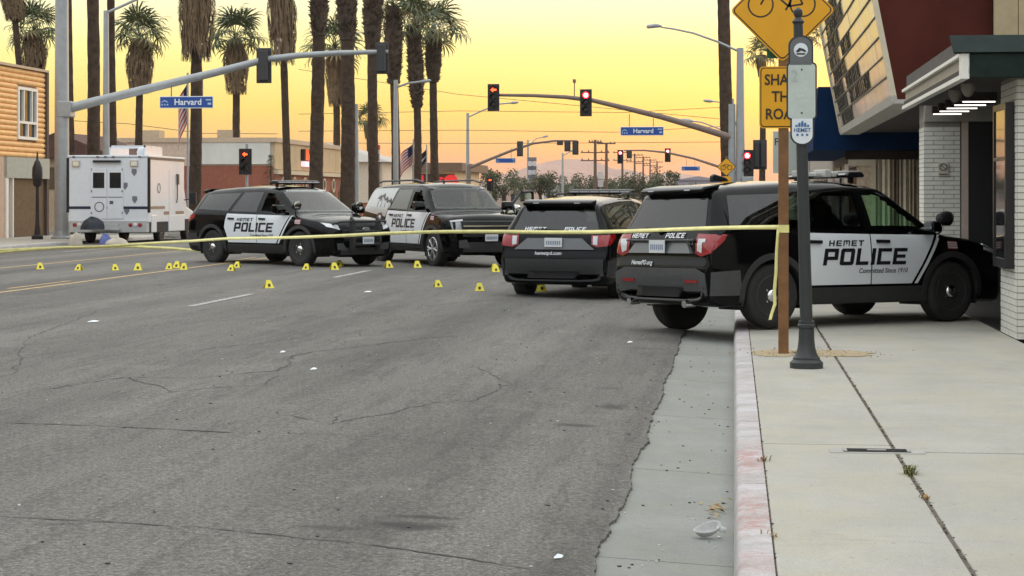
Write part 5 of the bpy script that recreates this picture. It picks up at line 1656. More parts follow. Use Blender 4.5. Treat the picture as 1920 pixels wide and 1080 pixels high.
# ================================================================== SIGNALS, LAMPS, POLES
steel = M('galvanised_pole', (.34, .36, .37), .45, metal=.35, var=.10, scale=3)
dsteel = M('dull_brown_steel', (.20, .145, .115), .6, var=.15)
sigk = M('signal_black', (.016, .014, .014), .6)
sigb = M('signal_back_dark', (.035, .036, .036), .6)
redoff = M('signal_lens_off', (.03, .018, .015), .2)
red_on = M('red_signal_lamp', (1, .12, .10), .3, var=0, emit=8.0, ecol=(1, .02, .03))
red_core = M('red_signal_core', (1, .8, .75), .3, var=0, emit=8.0, ecol=(1, .75, .70))
arr_on = M('red_arrow_lamp', (1, .25, .05), .3, var=0, emit=3.5, ecol=(1, .075, .02))
blue = M('street_sign_blue', (.012, .070, .30), .4, var=.06)
wsign = M('sign_white', (.74, .78, .80), .4, var=.03)
def signal_head(parent, p, h=1.30, face=1, lit=None, w=None, name='signal_head'):
    """three section head with back plate; face 1 = towards the camera side (-y)"""
    w = w or h * .44
    e = empty(name, p, 0, parent)
    f = -face
    b = MB(); b.bb(-w/2, w/2, -.02, .02, -h/2, h/2); b.build('back_plate', sigk if face > 0 else sigb, e, bevel=.02)
    b = MB(); b.bb(-w * .30, w * .30, min(0, -f * .22), max(0, -f * .22), -h * .42, h * .42); b.build('housing', sigb, e, bevel=.02)
    for i, z in enumerate((h * .28, 0, -h * .28)):
        rl = h * .115
        b = MB(); b.lathe([(rl, f * .02), (rl * .9, f * .045), (.005, f * .06)], (0, 0, z), 16, 'Y')
        if i == 0 and lit == 'ball':
            b.build('lamp', red_on, e, smooth=40)
            b = MB(); b.lathe([(rl * .62, f * .052), (rl * .4, f * .066), (.005, f * .07)], (0, 0, z), 14, 'Y'); b.build('lamp_core', red_core, e, smooth=40)
        else:
            b.build('lens', redoff, e, smooth=40)
        if i == 0 and lit == 'arrow':
            s = rl * .95
            b = MB(); b.prism([(-s, z), (-s * .1, z + s * .85), (-s * .1, z + s * .3), (s, z + s * .3), (s, z - s * .3), (-s * .1, z - s * .3), (-s * .1, z - s * .85)], f * .062, f * .075, 'XZ'); b.build('arrow_lamp', arr_on, e)
        q, K = [], 12
        for k in range(K + 1):
            a = R(lerp(-15, 195, k / K))
            for y in (0.02, .26):
                q.append((rl * 1.12 * math.cos(a), f * y, z + rl * 1.12 * math.sin(a)))
        b = MB(); b.add(q, [(2*k, 2*k+1, 2*k+3, 2*k+2) for k in range(K)]); b.build('visor', sigk, e)
    return e
def local(t, p):
    return Vector(p) - t.location
def street_sign(parent, c, w, h, word, wsz, rods, seed=0):
    e = empty('street_name_sign', c, 0, parent)
    b = MB(); b.bb(-w/2, w/2, -.02, .02, -h/2, h/2); b.build('frame', wsign, e, bevel=.01)
    b = MB(); b.bb(-w/2 + .03, w/2 - .03, -.026, .026, -h/2 + .03, h/2 - .03); b.build('panel', blue, e)
    fr_ = ((0, -.028, 0), (1, 0, 0), (0, 0, 1))
    if word:
        v, f = text2d(word, wsz, 0, .006)
        flat_text(([(a + w * .03, b_ - wsz * .30) for a, b_ in v], f), fr_, 'lettering', wsign, e)
    x0 = -w/2 + w * .10
    b = MB()
    b.prism([(x0 - .15, .0), (x0, .10), (x0 + .15, .0), (x0 + .09, .0), (x0, .05), (x0 - .09, 0)], -.032, -.028, 'XZ')
    for k in (-1, 0, 1):
        b.bb(x0 + k * .11 - .03, x0 + k * .11 + .03, -.032, -.028, -.12, -.06)
    b.build('emblem', M('pale_blue_print', (.35, .48, .66), .5), e)
    b = MB(); b.bb(w/2 - .30, w/2 - .08, -.031, -.028, .06, .12); b.bb(w/2 - .22, w/2 - .08, -.031, -.028, -.10, -.02); b.build('block_number', M('pale_blue_print', (.35, .48, .66), .5), e)
    for x, L in rods:
        b = MB(); b.tube([(x, 0, h/2), (x, 0, h/2 + L)], .022, 6); b.build('hanger_rod', dsteel, e)
    return e
# near left mast arm
V = 72.5
p0 = atv(116, 447, V)
sgl = thing('signal_mast', 'tall grey signal pole at the left with long arm and Harvard street sign', 'traffic signal', (p0.x, V, .15))
b = MB(); b.tube([(0, 0, 0), (0, 0, 5), (0, 0, 14)], [.29, .275, .235], 20); b.build('pole', steel, sgl, smooth=50)
b = MB(); b.lathe([(.42, 0), (.42, .06), (.33, .12), (.30, .3)], n=20); b.build('pole_base', steel, sgl, smooth=40)
pts = [local(sgl, atv(x, y, V)) for x, y in ((116, 207), (180, 190), (300, 161), (400, 137), (500, 111), (560, 104), (640, 99), (728, 97))]
b = MB(); b.tube(pts, [.19, .18, .165, .15, .13, .12, .10, .085], 14); b.build('mast_arm', steel, sgl, smooth=50)
b = MB(); q = local(sgl, atv(124, 205, V)); b.box(q, (.55, .6, .62)); b.build('arm_clamp', steel, sgl, bevel=.04)
signal_head(sgl, local(sgl, atv(495, 123, V)), 1.36, -1)
signal_head(sgl, local(sgl, atv(716, 109, V)), 1.22, -1)
c = local(sgl, atv(351, 192, V))
street_sign(sgl, c + Vector((0, -.1, 0)), 2.14, .47, 'Harvard', .33, ((-.60, .50), (.64, .82)))
b = MB(); q = local(sgl, atv(523, 75, V)); b.tube([q + Vector((0, 0, -.75)), q + Vector((0, 0, -.1))], .022, 6); b.box(q, (.14, .3, .12)); b.build('arm_camera', dsteel, sgl)

# far right mast arm with lamp
V = 94
p0 = atv(1388, 400, V)
sgr = thing('signal_mast', 'grey signal pole on the right with lamp and arm holding two red lights', 'traffic signal', (p0.x, V, .15))
ztop = atv(1388, 90, V).z - .15
b = MB(); b.tube([(0, 0, 0), (0, 0, 5), (0, 0, ztop)], [.22, .21, .17], 16); b.build('pole', steel, sgr, smooth=50)
b = MB(); z2 = atv(1372, 195, V).z - .15; b.tube([(-.40, 0, 0), (-.40, 0, z2)], [.19, .17], 14); b.box((-.2, 0, 5.2), (.4, .1, .2)); b.box((-.2, 0, 3.2), (.4, .1, .2)); b.build('lower_pole', steel, sgr, smooth=50)
b = MB(); b.tube([local(sgr, atv(x, y, V)) for x, y in ((1375, 259), (1310, 239), (1240, 219), (1170, 202), (1110, 188), (1060, 182), (1000, 179), (920, 178))], [.17, .155, .14, .125, .11, .10, .085, .07], 12); b.build('mast_arm', dsteel, sgr, smooth=50)
b = MB(); b.tube([local(sgr, atv(x, y, V)) for x, y in ((1387, 97), (1345, 78), (1300, 62), (1262, 54), (1240, 51))], [.06, .055, .05, .045, .04], 8); b.build('lamp_arm', steel, sgr, smooth=50)
b = MB(); q = local(sgr, atv(1226, 50, V)); b.tube([q + Vector((.38, 0, .02)), q + Vector((.1, 0, .05)), q + Vector((-.3, 0, 0)), q + Vector((-.36, 0, -.02))], [.06, .11, .10, .04], 10); b.build('lamp_head', steel, sgr, smooth=50)
signal_head(sgr, local(sgr, atv(926, 183, V)) + Vector((0, -.14, 0)), 1.33, 1, 'arrow')
signal_head(sgr, local(sgr, atv(1099, 193, V)) + Vector((0, -.16, 0)), 1.33, 1, 'ball')
signal_head(sgr, local(sgr, atv(1401, 306, V)) + Vector((0, -.1, 0)), 1.30, 1, 'ball', .62)
for x in (1419, 1431):
    signal_head(sgr, local(sgr, atv(x, 290, V + .8)), 1.45, -1, None, .36)
street_sign(sgr, local(sgr, atv(1204, 246, V)) + Vector((0, -.1, 0)), 2.12, .44, 'Harvard', .30, ((-.62, .62), (.55, .40)))
b = MB(); q = local(sgr, atv(1077, 186, V)); t_ = local(sgr, atv(1077, 152, V)); b.tube([q, t_], .028, 6); b.box(t_, (.14, .35, .16)); b.build('arm_camera', dsteel, sgr)
b = MB(); b.box(local(sgr, atv(1402, 341, V)) + Vector((0, -.3, 0)), (.55, .3, .5)); b.build('crossing_signal', steel, sgr, bevel=.03)
# pedestal signal on the far left corner
p0 = atv(461, 400, V)
sp = thing('signal_pole', 'short signal pole with red arrow in front of the brick wall', 'traffic signal', (p0.x, V, .15))
b = MB(); b.tube([(0, .2, 0), (0, .2, 4.3)], [.08, .07], 10); b.build('pole', steel, sp, smooth=50)
signal_head(sp, local(sp, atv(460, 303, V)), 1.30, 1, 'arrow', .66)
# lamp poles along the left
def lamp_pole(label, x, ytop, Z, wpx, arm, group='street lamps'):
    k = Z / 3600
    b_ = at(x, 400, Z)
    t = thing('street_lamp', label, 'street lamp', (b_.x, b_.y, .1), 0, group)
    H = at(x, ytop, Z).z - .1
    b = MB(); b.tube([(0, 0, 0), (0, 0, H * .4), (0, 0, H)], [wpx * k * .55, wpx * k * .5, wpx * k * .38], 12); b.build('pole', steel, t, smooth=50)
    if arm:
        P = [local(t, at(a, c, Z)) for a, c in arm]
        b = MB(); b.tube(P, [wpx * k * .2] * len(P), 8); b.build('lamp_arm', steel, t, smooth=50)
        d_ = (P[-1] - P[-2]).normalized()
        e = P[-1]
        b = MB(); b.tube([e - d_ * .1, e + d_ * .15, e + d_ * .55, e + d_ * .7], [.06, .13, .11, .03], 8); b.build('lamp_head', steel, t, smooth=50)
    return t
lamp_pole('thin grey lamp pole rising behind the white truck', 199, 20, 79, 13, [(200, 24), (225, 13), (262, -4), (300, -14)])
lamp_pole('plain grey steel pole between the thick palm trunks', 667, 195, 121, 12, None)
lamp_pole('slim street lamp standing among the right end of the palm row', 742, 150, 133, 10, [(743, 164), (765, 156), (790, 153)])
lamp_pole('street lamp at the second crossing on the left', 877, 212, 172, 7, [(877, 220), (905, 207), (935, 195), (958, 193)])
lamp_pole('street lamp left of the far pole sign', 990, 262, 235, 4.5, [(990, 275), (1005, 260), (1018, 257)])
lamp_pole('street lamp nearest the utility poles', 1055, 287, 260, 4.5, [(1055, 292), (1070, 284)])
lamp_pole('curved street lamp beside the right palm trunk', 1373, 240, 120, 7, [(1372, 252), (1345, 240), (1315, 229), (1296, 227)])
lamp_pole('upper street lamp left of the right signal pole', 1374, 185, 150, 6, [(1373, 196), (1355, 192), (1335, 190)])
# second crossing
V = 170
p0 = atv(879, 400, V)
s2 = thing('signal_mast', 'far left signal arm with three dark heads over the second crossing', 'traffic signal', (p0.x, V, .1))
b = MB(); b.tube([(0, 0, 0), (0, 0, 4.6)], .2, 10); b.build('pole', dsteel, s2)
b = MB(); b.tube([local(s2, atv(x, y, V)) for x, y in ((879, 315), (920, 298), (960, 282), (1000, 269), (1040, 264), (1082, 264))], [.15, .13, .12, .10, .09, .07], 8); b.build('mast_arm', dsteel, s2, smooth=50)
for x, y, hh in ((975, 279, 1.35), (1064, 274, .95), (1079, 277, 1.25), (1050, 268, .4)):
    signal_head(s2, local(s2, atv(x, y, V)), hh, -1, None, .55)
street_sign(s2, local(s2, atv(948, 301, V)), 1.8, .44, '', .3, ((-.5, .5), (.5, .9)))
V = 182
p0 = atv(1384, 400, V)
s3 = thing('signal_mast', 'far right signal arm with small red lights over the second crossing', 'traffic signal', (p0.x, V, .1))
b = MB(); b.tube([(0, 0, 0), (0, 0, 4.8)], .2, 10); b.build('pole', dsteel, s3)
b = MB(); b.tube([local(s3, atv(x, y, V)) for x, y in ((1384, 325), (1340, 310), (1300, 297), (1250, 286), (1210, 282), (1170, 282))], [.14, .13, .11, .10, .08, .06], 8); b.build('mast_arm', dsteel, s3, smooth=50)
signal_head(s3, local(s3, atv(1163, 294, V)), 1.3, 1, 'ball', .55)
signal_head(s3, local(s3, atv(1252, 291, V)), 1.3, 1, 'ball', .55)
signal_head(s3, local(s3, atv(1180, 289, V)), .8, -1, None, .5)
street_sign(s3, local(s3, atv(1295, 316, V)), 1.75, .42, '', .3, ((-.4, .7), (.4, .5)))
p0 = atv(919, 400, 170)
s4 = thing('signal_pole', 'small far signal with red arrow left of the open police car door', 'traffic signal', (p0.x, 170, .1))
b = MB(); b.tube([(0, .15, 0), (0, .15, 3.3)], .08, 8); b.build('pole', dsteel, s4)
signal_head(s4, local(s4, atv(919, 345, 170)), 1.25, 1, 'arrow', .6)

# utility poles and wires
wood_p = M('weathered_pole_wood', (.16, .095, .07), .9)
def upole(label, x, ytop, Z, arms):
    b_ = at(x, 380, Z)
    t = thing('utility_pole', label, 'utility pole', (b_.x, b_.y, 0), 0, 'utility poles down the street')
    H = at(x, ytop, Z).z
    b = MB(); b.tube([(0, 0, 0), (0, 0, H)], [.24, .17], 10); b.build('pole', wood_p, t)
    for z, w in arms:
        b = MB(); b.bb(-w, w, -.3, -.18, H - z - .07, H - z + .07); a_ = b.build('crossarm', wood_p, t)
        for k in (-.9, -.45, .45, .9):
            b = MB(); b.lathe([(.07, 0), (.09, .08), (.05, .2)], (w * k, -.24, H - z + .07), 8); b.build('insulator', dsteel, a_)
upole('tall utility pole with three crossarms near the middle distance', 1116, 262, 240, ((.3, .8), (1.6, 1.8), (2.6, 1.8)))
upole('utility pole with one top crossarm right of the tall one', 1137, 268, 250, ((.1, 1.2),))
for i, (x, yt, Z) in enumerate(((1167, 283, 330), (1190, 288, 370), (1206, 293, 420), (1219, 298, 470), (1232, 302, 520))):
    upole(['first', 'second', 'third', 'fourth', 'fifth'][i] + ' of the row of small far utility poles, counted from the left', x, yt, Z, ((.3, 1.6), (1.6, 1.6)))
cab = M('cable', (.06, .05, .045), .7)
for i, (P, Z) in enumerate(((((560, 130), (860, 177), (1360, 224)), 165), (((560, 214), (860, 208), (1170, 211), (1372, 200)), 165), (((560, 246), (860, 244), (1155, 248), (1372, 236)), 165),
                            (((560, 268), (860, 269), (1115, 268), (1372, 266)), 165), (((130, 226), (240, 232), (380, 250), (520, 251)), 145))):
    tag(MB().tube([at(x, y, Z) for x, y in P], .022, 5).build('overhead_cable', cab), ['overhead cable sloping down from the palms to the right pole, topmost', 'overhead cable second from the top', 'overhead cable third from the top', 'lowest long overhead cable, level with the utility pole tops', 'overhead cable low behind the left palms'][i], 'cable', 'overhead cables')

# pole sign and small far signs
def board_sign(label, x, y0, y1, w, Z, cols):
    k = Z / 3600
    b_ = at(x, 380, Z)
    t = thing('pole_sign', label, 'sign', (b_.x, b_.y, 0))
    zt, zb = at(x, y0, Z).z, at(x, y1, Z).z
    b = MB(); b.tube([(0, .1, 0), (0, .1, zt)], .14, 8); b.build('pole', dsteel, t)
    n_ = len(cols)
    for i, c in enumerate(cols):
        a, e = lerp(zt, zb, i / n_), lerp(zt, zb, (i + .9) / n_)
        b = MB(); b.bb(-w * k / 2, w * k / 2, -.15, .12, e, a); b.build('sign_panel', M('panel_%.2f' % sum(c), c, .5), t)
board_sign('stacked pole sign with dark and pale panels left of the utility poles', 998, 295, 336, 16, 230, [(.16, .15, .18), (.55, .52, .54), (.10, .10, .12), (.50, .48, .50), (.14, .13, .15)])
board_sign('small pale pole sign between the utility poles', 1126, 322, 352, 10, 280, [(.55, .50, .46), (.48, .42, .40)])
board_sign('little red and white sign above the far palm row', 708, 272, 290, 9, 150, [(.55, .05, .04), (.6, .55, .5)])
# low buildings far down the street
for (x, y, w, h, Z, c, lab) in ((1050, 346, 60, 12, 330, (.36, .34, .33), 'low grey building far down the street left of the utility poles'), (955, 350, 80, 14, 280, (.46, .33, .28), 'long pinkish low building beyond the far left signal'),
                                (1310, 338, 90, 22, 300, (.36, .32, .36), 'pale mauve building far down the street on the right'), (1180, 352, 70, 10, 380, (.40, .30, .26), 'low tan building beyond the far trees')):
    k = Z / 3600
    q = at(x, y, Z)
    t = thing('far_building', lab, 'building', (q.x, q.y, 0))
    b = MB(); b.bb(-w * k / 2, w * k / 2, 0, 12, 0, q.z); b.build('wall', M('far_wall_%d' % x, c, .85), t)
    b = MB(); b.prism([(-w * k / 2 - .3, q.z), (0, q.z + h * k * .35), (w * k / 2 + .3, q.z)], -.3, 12.3, 'XZ'); b.build('roof', M('far_roof_%d' % x, [v * .9 for v in c], .85), t)
    for i in range(4):
        b = MB(); b.bb(-w * k * .4 + i * w * k * .22, -w * k * .4 + i * w * k * .22 + w * k * .1, -.04, 0, q.z * .35, q.z * .7); b.build('window', black_frame, t)
# flags
def flag(label, x, y, Z, wpx, hpx, stars=True):
    k = Z / 3600
    b_ = at(x, 380, Z)
    top = at(x, y, Z)
    t = thing('flag', label, 'flag', (b_.x, b_.y, .1))
    H = top.z - .1
    b = MB(); b.tube([(0, 0, 0), (0, 0, H + .3)], .05, 8); b.build('flagpole', steel, t)
    w, h = wpx * k, hpx * k
    NS = 13
    red, whi, nav = M('flag_red_cloth', (.42, .05, .06), .8), M('flag_white_cloth', (.62, .56, .52), .8), M('flag_navy_cloth', (.04, .045, .12), .8)
    def pt(a, s):     # drooping cloth: a along the fly, s down the hoist
        return (-w * a * .75 , .25 * math.sin(a * 7) * w, H - h * (.55 * s + .45 * a * (.8 + .3 * s)))
    for i in range(NS):
        m = MB()
        q, K = [], 12
        for j in range(K + 1):
            q += [pt(j / K, i / NS), pt(j / K, (i + 1) / NS)]
        m.add(q, [(2*j, 2*j+2, 2*j+3, 2*j+1) for j in range(K)], 0)
        if stars:
            m.m = [1 if (i < 7 and j < 5) else 0 for j in range(K)]
        m.build('stripe', ([red, whi][i % 2], nav) if stars else [M('black_cloth', (.02, .02, .02), .8), whi][1 if i in (6, 7) else 0], t)
flag('American flag hanging behind the left street name sign', 352, 148, 93, 26, 130)
flag('American flag far behind the palm row above the flat roof', 775, 268, 150, 34, 62)
flag('small black flag right of the far American flag', 800, 278, 150, 16, 40, False)

# black lantern post on the left pavement
q = at(70, 449, 74)
lt = thing('lantern_post', 'black lantern post on the left pavement in front of the siding building', 'lamp post', (q.x, q.y, .15))
b = MB(); b.lathe([(.22, 0), (.22, .12), (.12, .2), (.09, .5), (.075, .6), (.06, 1.9), (.06, 2.05)], n=14); b.build('post', sigk, lt, smooth=40)
b = MB(); b.lathe([(.06, 2.0), (.16, 2.1), (.20, 2.45), (.19, 2.75), (.10, 3.0), (.05, 3.05), (.03, 3.3), (.005, 3.4)], n=14); b.build('lantern', sigk, lt, smooth=40)

# ================================================================== NEAR POSTS AND SIGNS
ylws = M('amber_sign_yellow', (.74, .35, .004), .45, var=.06, scale=3)
sk = M('sign_black', (.025, .018, .012), .5)
woodp = M('brown_sign_post_wood', (.20, .095, .035), .75, var=.3, scale=6, bump=.3, bscale=20)
ps = thing('sign_post', 'brown wooden post with yellow bicycle diamond and share the road sign', 'sign post', (.511, 20.11, .15))
b = MB(); b.bb(-.052, .052, -.052, .052, -.05, 4.3); b.build('post', woodp, ps, bevel=.006)
def local_plate(parent, cx, z, pts, y, name, mat, th=.004):
    m_ = MB(); m_.prism([(cx + a, z + c) for a, c in pts], y - th, y, 'XZ')
    return m_.build(name, mat, parent)
def rrect(w, h, r=.035, n=4):
    P = []
    for sx, sy, a0 in ((1, 1, 0), (-1, 1, 90), (-1, -1, 180), (1, -1, 270)):
        for i in range(n + 1):
            a = R(a0 + 90 * i / n)
            P.append((sx * (w / 2 - r) + r * math.cos(a), sy * (h / 2 - r) + r * math.sin(a)))
    return P
def rot45(P):
    c_ = math.cos(R(45))
    return [((a - e) * c_, (a + e) * c_) for a, e in P]
sz = 3.555
dm = local_plate(ps, -.012, sz, rot45(rrect(.765, .765, .05)), -.056, 'diamond_sign', ylws)
local_plate(ps, -.012, sz, rot45(rrect(.735, .735, .045)), -.061, 'black_border', sk, .002).parent = dm
local_plate(ps, -.012, sz, rot45(rrect(.712, .712, .04)), -.064, 'yellow_face', ylws, .002).parent = dm
bi = MB()
Rw = .135
for cx in (-.235, .195):
    q, N = [], 30
    for i in range(N):
        a = 2 * math.pi * i / N
        q += [(cx + (Rw - .017) * math.cos(a), -.0665, sz + .06 + (Rw - .017) * math.sin(a)), (cx + Rw * math.cos(a), -.0665, sz + .06 + Rw * math.sin(a))]
    bi.add(q, [(2*i, 2*i+1, (2*i+3) % (2*N), (2*i+2) % (2*N)) for i in range(N)])
def bar(a, c, w=.02):
    a, c = Vector((a[0], 0, a[1])), Vector((c[0], 0, c[1]))
    d_ = (c - a).normalized()
    n_ = Vector((-d_.z, 0, d_.x)) * w / 2
    o_ = Vector((0, -.0665, sz + .06))
    bi.add([a + n_ + o_, a - n_ + o_, c - n_ + o_, c + n_ + o_], [(0, 1, 2, 3)])
for a, c in (((-.235, 0), (-.13, .19)), ((-.15, .16), (.05, -.02)), ((-.15, .15), (.12, .17)), ((.05, -.02), (.195, 0)), ((.195, 0), (.11, .19)), ((.05, -.02), (.11, .19)), ((.02, -.06), (.07, .02)), ((-.13, .19), (-.07, .22)), ((.07, .20), (.16, .20))):
    bar(a, c)
bi.build('bicycle_symbol', sk, dm)
z0 = 2.655
sr = local_plate(ps, -.0, z0, rrect(.50, .64, .04), -.056, 'share_the_road_sign', ylws)
for P, y, mt, nm in ((rrect(.475, .615, .035), -.060, sk, 'black_border'), (rrect(.455, .595, .03), -.063, ylws, 'yellow_face')):
    local_plate(ps, 0, z0, P, y, nm, mt, .002).parent = sr
for word, dz_ in (('SHARE', .13), ('THE', -.045), ('ROAD', -.225)):
    flat_text(text2d(word, .155, 0, .003), ((0, -.0655, z0 + dz_), (.86, 0, 0), (0, 0, 1)), 'lettering', sk, sr)
local_plate(ps, .03, 3.18, rrect(.40, .23, .03), .058, 'green_sign', M('green_sign', (.010, .13, .055), .45))

dk = M('dark_cast_iron', (.030, .033, .034), .5, var=.12, scale=10)
sp5 = thing('sign_pole', 'dark fluted iron pole carrying faded white parking plate and city shield', 'sign post', (.685, 18.44, .15))
b = MB(); b.lathe([(.157, 0), (.157, .055), (.148, .06), (.128, .082), (.128, .10), (.118, .104), (.10, .135), (.084, .19), (.076, .26), (.073, .36), (.073, .38), (.083, .384), (.085, .41), (.075, .42), (.076, .445), (.064, .45)], n=24); b.build('cast_base', dk, sp5, smooth=35)
b = MB(); b.tube([(0, 0, .42), (-.038, 0, 1.9), (-.078, 0, 3.28)], [.060, .054, .046], 16); b.build('shaft', dk, sp5, smooth=50)
b = MB(); b.lathe([(.05, 3.27), (.06, 3.29), (.045, 3.31), (.03, 3.33), (.045, 3.36), (.04, 3.40), (.01, 3.425)], (-.078, 0, 0), 14); b.build('finial', dk, sp5, smooth=40)
def tomb(w, h, up=True):
    P = [(-w/2, -h/2), (w/2, -h/2)] + [(w/2 * math.cos(R(a)), h/2 - w * .42 + w * .42 * math.sin(R(a))) for a in range(0, 181, 15)]
    return P if up else [(a, -c) for a, c in P]
zf = lambda y: 1.77 + (370 - y) / 3600 * 18.2 - .15
top_ = local_plate(sp5, -.055, zf(96), tomb(.235, .30), -.062, 'emblem_plate', dk, .008)
m_ = MB(); m_.prism([(-.055 + a * .86, zf(96) + c * .88) for a, c in tomb(.235, .30)], -.074, -.0705, 'XZ'); m_.build('grey_face', M('grey_emblem_face', (.13, .135, .14), .5), top_)
m_ = MB(); m_.lathe([(.066, -.0765), (.066, -.0745)], (-.055, 0, zf(94)), 22, 'Y', 0); m_.build('emblem_disc', wsign, top_)
m_ = MB(); m_.prism([(-.105, zf(97)), (-.07, zf(90)), (-.03, zf(92)), (0.0, zf(97)), (-.02, zf(98)), (-.05, zf(95)), (-.08, zf(98.5))], -.0805, -.078, 'XZ'); m_.prism([(-.10, zf(100)), (-.01, zf(100)), (-.02, zf(103)), (-.09, zf(103))], -.0805, -.078, 'XZ'); m_.build('emblem_bird', dk, top_)
bk_ = local_plate(sp5, -.047, zf(171), rrect(.285, .545, .04), -.060, 'parking_plate', dk, .008)
local_plate(sp5, -.047, zf(171), rrect(.255, .515, .03), -.0705, 'faded_face', M('faded_plate', (.50, .56, .51), .5, var=.08, scale=8), .003).parent = bk_
gh = M('ghost_print', (.43, .49, .45), .5)
flat_text(text2d('2', .15), ((-.115, -.0745, zf(152)), (1, 0, 0), (0, 0, 1)), 'faded_number', gh, bk_)
m_ = MB()
for yy in (146, 168, 180, 196):
    m_.bb(-.12 if yy > 150 else -.03, .045, -.0745, -.0735, zf(yy) - .022, zf(yy) + .012)
m_.build('faded_print', M('ghost_print2', (.475, .535, .485), .5), bk_)
for yy in (131, 212):
    m_ = MB(); m_.lathe([(.009, -.074), (.009, -.079), (.002, -.08)], (-.047, 0, zf(yy)), 8, 'Y'); m_.build('bolt', dk, bk_)
sh_ = local_plate(sp5, -.042, zf(246), tomb(.225, .27, False), -.060, 'city_shield', dk, .008)
m_ = MB(); m_.prism([(-.042 + a * .86, zf(246) + c * .89) for a, c in tomb(.225, .27, False)], -.0745, -.0705, 'XZ'); m_.build('white_face', wsign, sh_)
bl_ = M('logo_blue', (.06, .16, .36), .5)
for k in range(5):
    m_ = MB()
    x = -.042 + (k - 2) * .027
    hh = (.020, .040, .058, .040, .020)[k]
    m_.prism([(x - .011, zf(238)), (x + .011, zf(238)), (x + .011, zf(238) + hh * .9), (x, zf(238) + hh), (x - .011, zf(238) + hh * .8)], -.0775, -.0748, 'XZ')
    m_.build('logo_bar', bl_, sh_)
for k in (-1, 0, 1):
    m_ = MB()
    m_.bb(-.042 + k * .045 - .010, -.042 + k * .045 + .010, -.0775, -.0748, zf(255), zf(251))
    m_.build('logo_square', bl_, sh_)
flat_text(text2d('HEMET', .052, 0, .001), ((-.042, -.0755, zf(247.5)), (1, 0, 0), (0, 0, 1)), 'lettering', bl_, sh_)
# small bicycle warning further down, on the right
q = at(1362, 400, 88)
bs_ = thing('bicycle_sign', 'small yellow bicycle diamond with plate below, beside the right palm trunk', 'sign', (q.x, q.y, .15))
b = MB(); b.tube([(0, .06, 0), (0, .06, 3.5)], .035, 8); b.build('post', dsteel, bs_)
zc = at(1362, 313, 88).z - .15
local_plate(bs_, 0, zc, rot45(rrect(.62, .62, .05)), -.01, 'diamond_plate', sk, .01)
local_plate(bs_, 0, zc, rot45(rrect(.57, .57, .05)), -.024, 'yellow_face', ylws, .006)
bi = MB()
for cx in (-.15, .15):
    bi.lathe([(.085, -.033), (.115, -.033), (.115, -.0305), (.085, -.0305)], (cx, 0, zc - .03), 18, 'Y', 0, True)
for q_ in ([(-.17, -.03), (-.15, -.03), (-.06, .13), (-.08, .13)], [(-.08, .09), (.02, -.04), (.03, -.02), (-.07, .11)], [(-.08, .10), (.10, .10), (.10, .12), (-.08, .12)], [(.02, -.04), (.04, -.04), (.11, .13), (.09, .13)]):
    bi.prism([(a, zc + c_) for a, c_ in q_], -.033, -.0305, 'XZ')
bi.build('bicycle_symbol', sk, bs_)
local_plate(bs_, 0, zc - .68, rrect(.42, .50, .03), -.01, 'lower_plate', ylws, .01)
# pale blade sign behind the wooden post
q = at(1474, 278, 62)
bl2 = thing('blade_sign', 'pale green white blade sign partly hidden behind the wooden post', 'sign', (q.x, q.y, .15))
b = MB(); b.bb(-.42, .42, -.08, .08, 2.4, 3.75); b.build('panel', M('pale_blade', (.52, .56, .50), .5, var=.06), bl2)
b = MB(); b.tube([(.45, 0, 0), (.45, 0, 3.9)], .05, 8); b.build('post', dsteel, bl2)
flat_text(text2d('P', .34), ((-.30, -.084, 3.30), (1, 0, 0), (0, 0, 1)), 'lettering', sk, bl2)

# ================================================================== TAPE, MARKERS, SMALL THINGS
tape_m = M('yellow_barrier_tape', (.80, .74, .30), .4, var=.16, scale=5)
def tape(label, pts, w, name='barrier_tape', wave=.015, seed=1):
    """ribbon through points; narrow side up, with small twists"""
    r = random.Random(seed)
    P = []
    for a, c in zip(pts, pts[1:]):
        a, c = Vector(a), Vector(c)
        n_ = max(3, int((c - a).length / .35))
        for i in range(n_):
            P.append(a.lerp(c, i / n_))
    P.append(Vector(pts[-1]))
    q = []
    ph = r.uniform(0, 6)
    for i, p in enumerate(P):
        t_ = (P[min(i + 1, len(P) - 1)] - P[max(i - 1, 0)]).normalized()
        up = Vector((0, 0, 1)) if abs(t_.z) < .8 else Vector((1, .3, 0)).normalized()
        sd = t_.cross(up).normalized()
        tw_ = .35 * math.sin(i * .21 + ph) + .25 * math.sin(i * .083)
        d_ = (up * math.cos(tw_) + sd * math.sin(tw_)) * w / 2
        o_ = Vector((0, 0, wave * math.sin(i * .37 + ph)))
        q += [p + d_ + o_, p - d_ + o_]
    m = MB()
    m.add(q, [(2*i, 2*i+1, 2*i+3, 2*i+2) for i in range(len(P) - 1)])
    o = m.build(name, tape_m, None, smooth=60)
    s_ = o.modifiers.new('thickness', 'SOLIDIFY')
    s_.thickness = .002
    return tag(o, label, 'tape', 'yellow barrier tapes')
TP = [(1478, 428, 20.02), (1180, 432, 22.6), (945, 434.5, 24.8), (725, 438.5, 27), (600, 441.5, 28.4), (430, 448.5, 30.6), (355, 454, 31.6), (240, 458, 33), (120, 464, 34.6), (0, 475, 36.2), (-220, 482, 39)]
ptsT = [tuple(at(x, y, Z)) for x, y, Z in TP]
last = Vector((-24.4, 37.6, .75))
tape('long yellow barrier tape strung from the wooden post across the whole street', ptsT + [tuple(last)], .047)
tape('second yellow tape sagging behind the leftmost police SUV', [tuple(at(x, y, Z)) for x, y, Z in ((-60, 474, 46), (120, 463, 48), (240, 461, 49), (320, 466, 49.5), (395, 473, 50))], .075, seed=4)
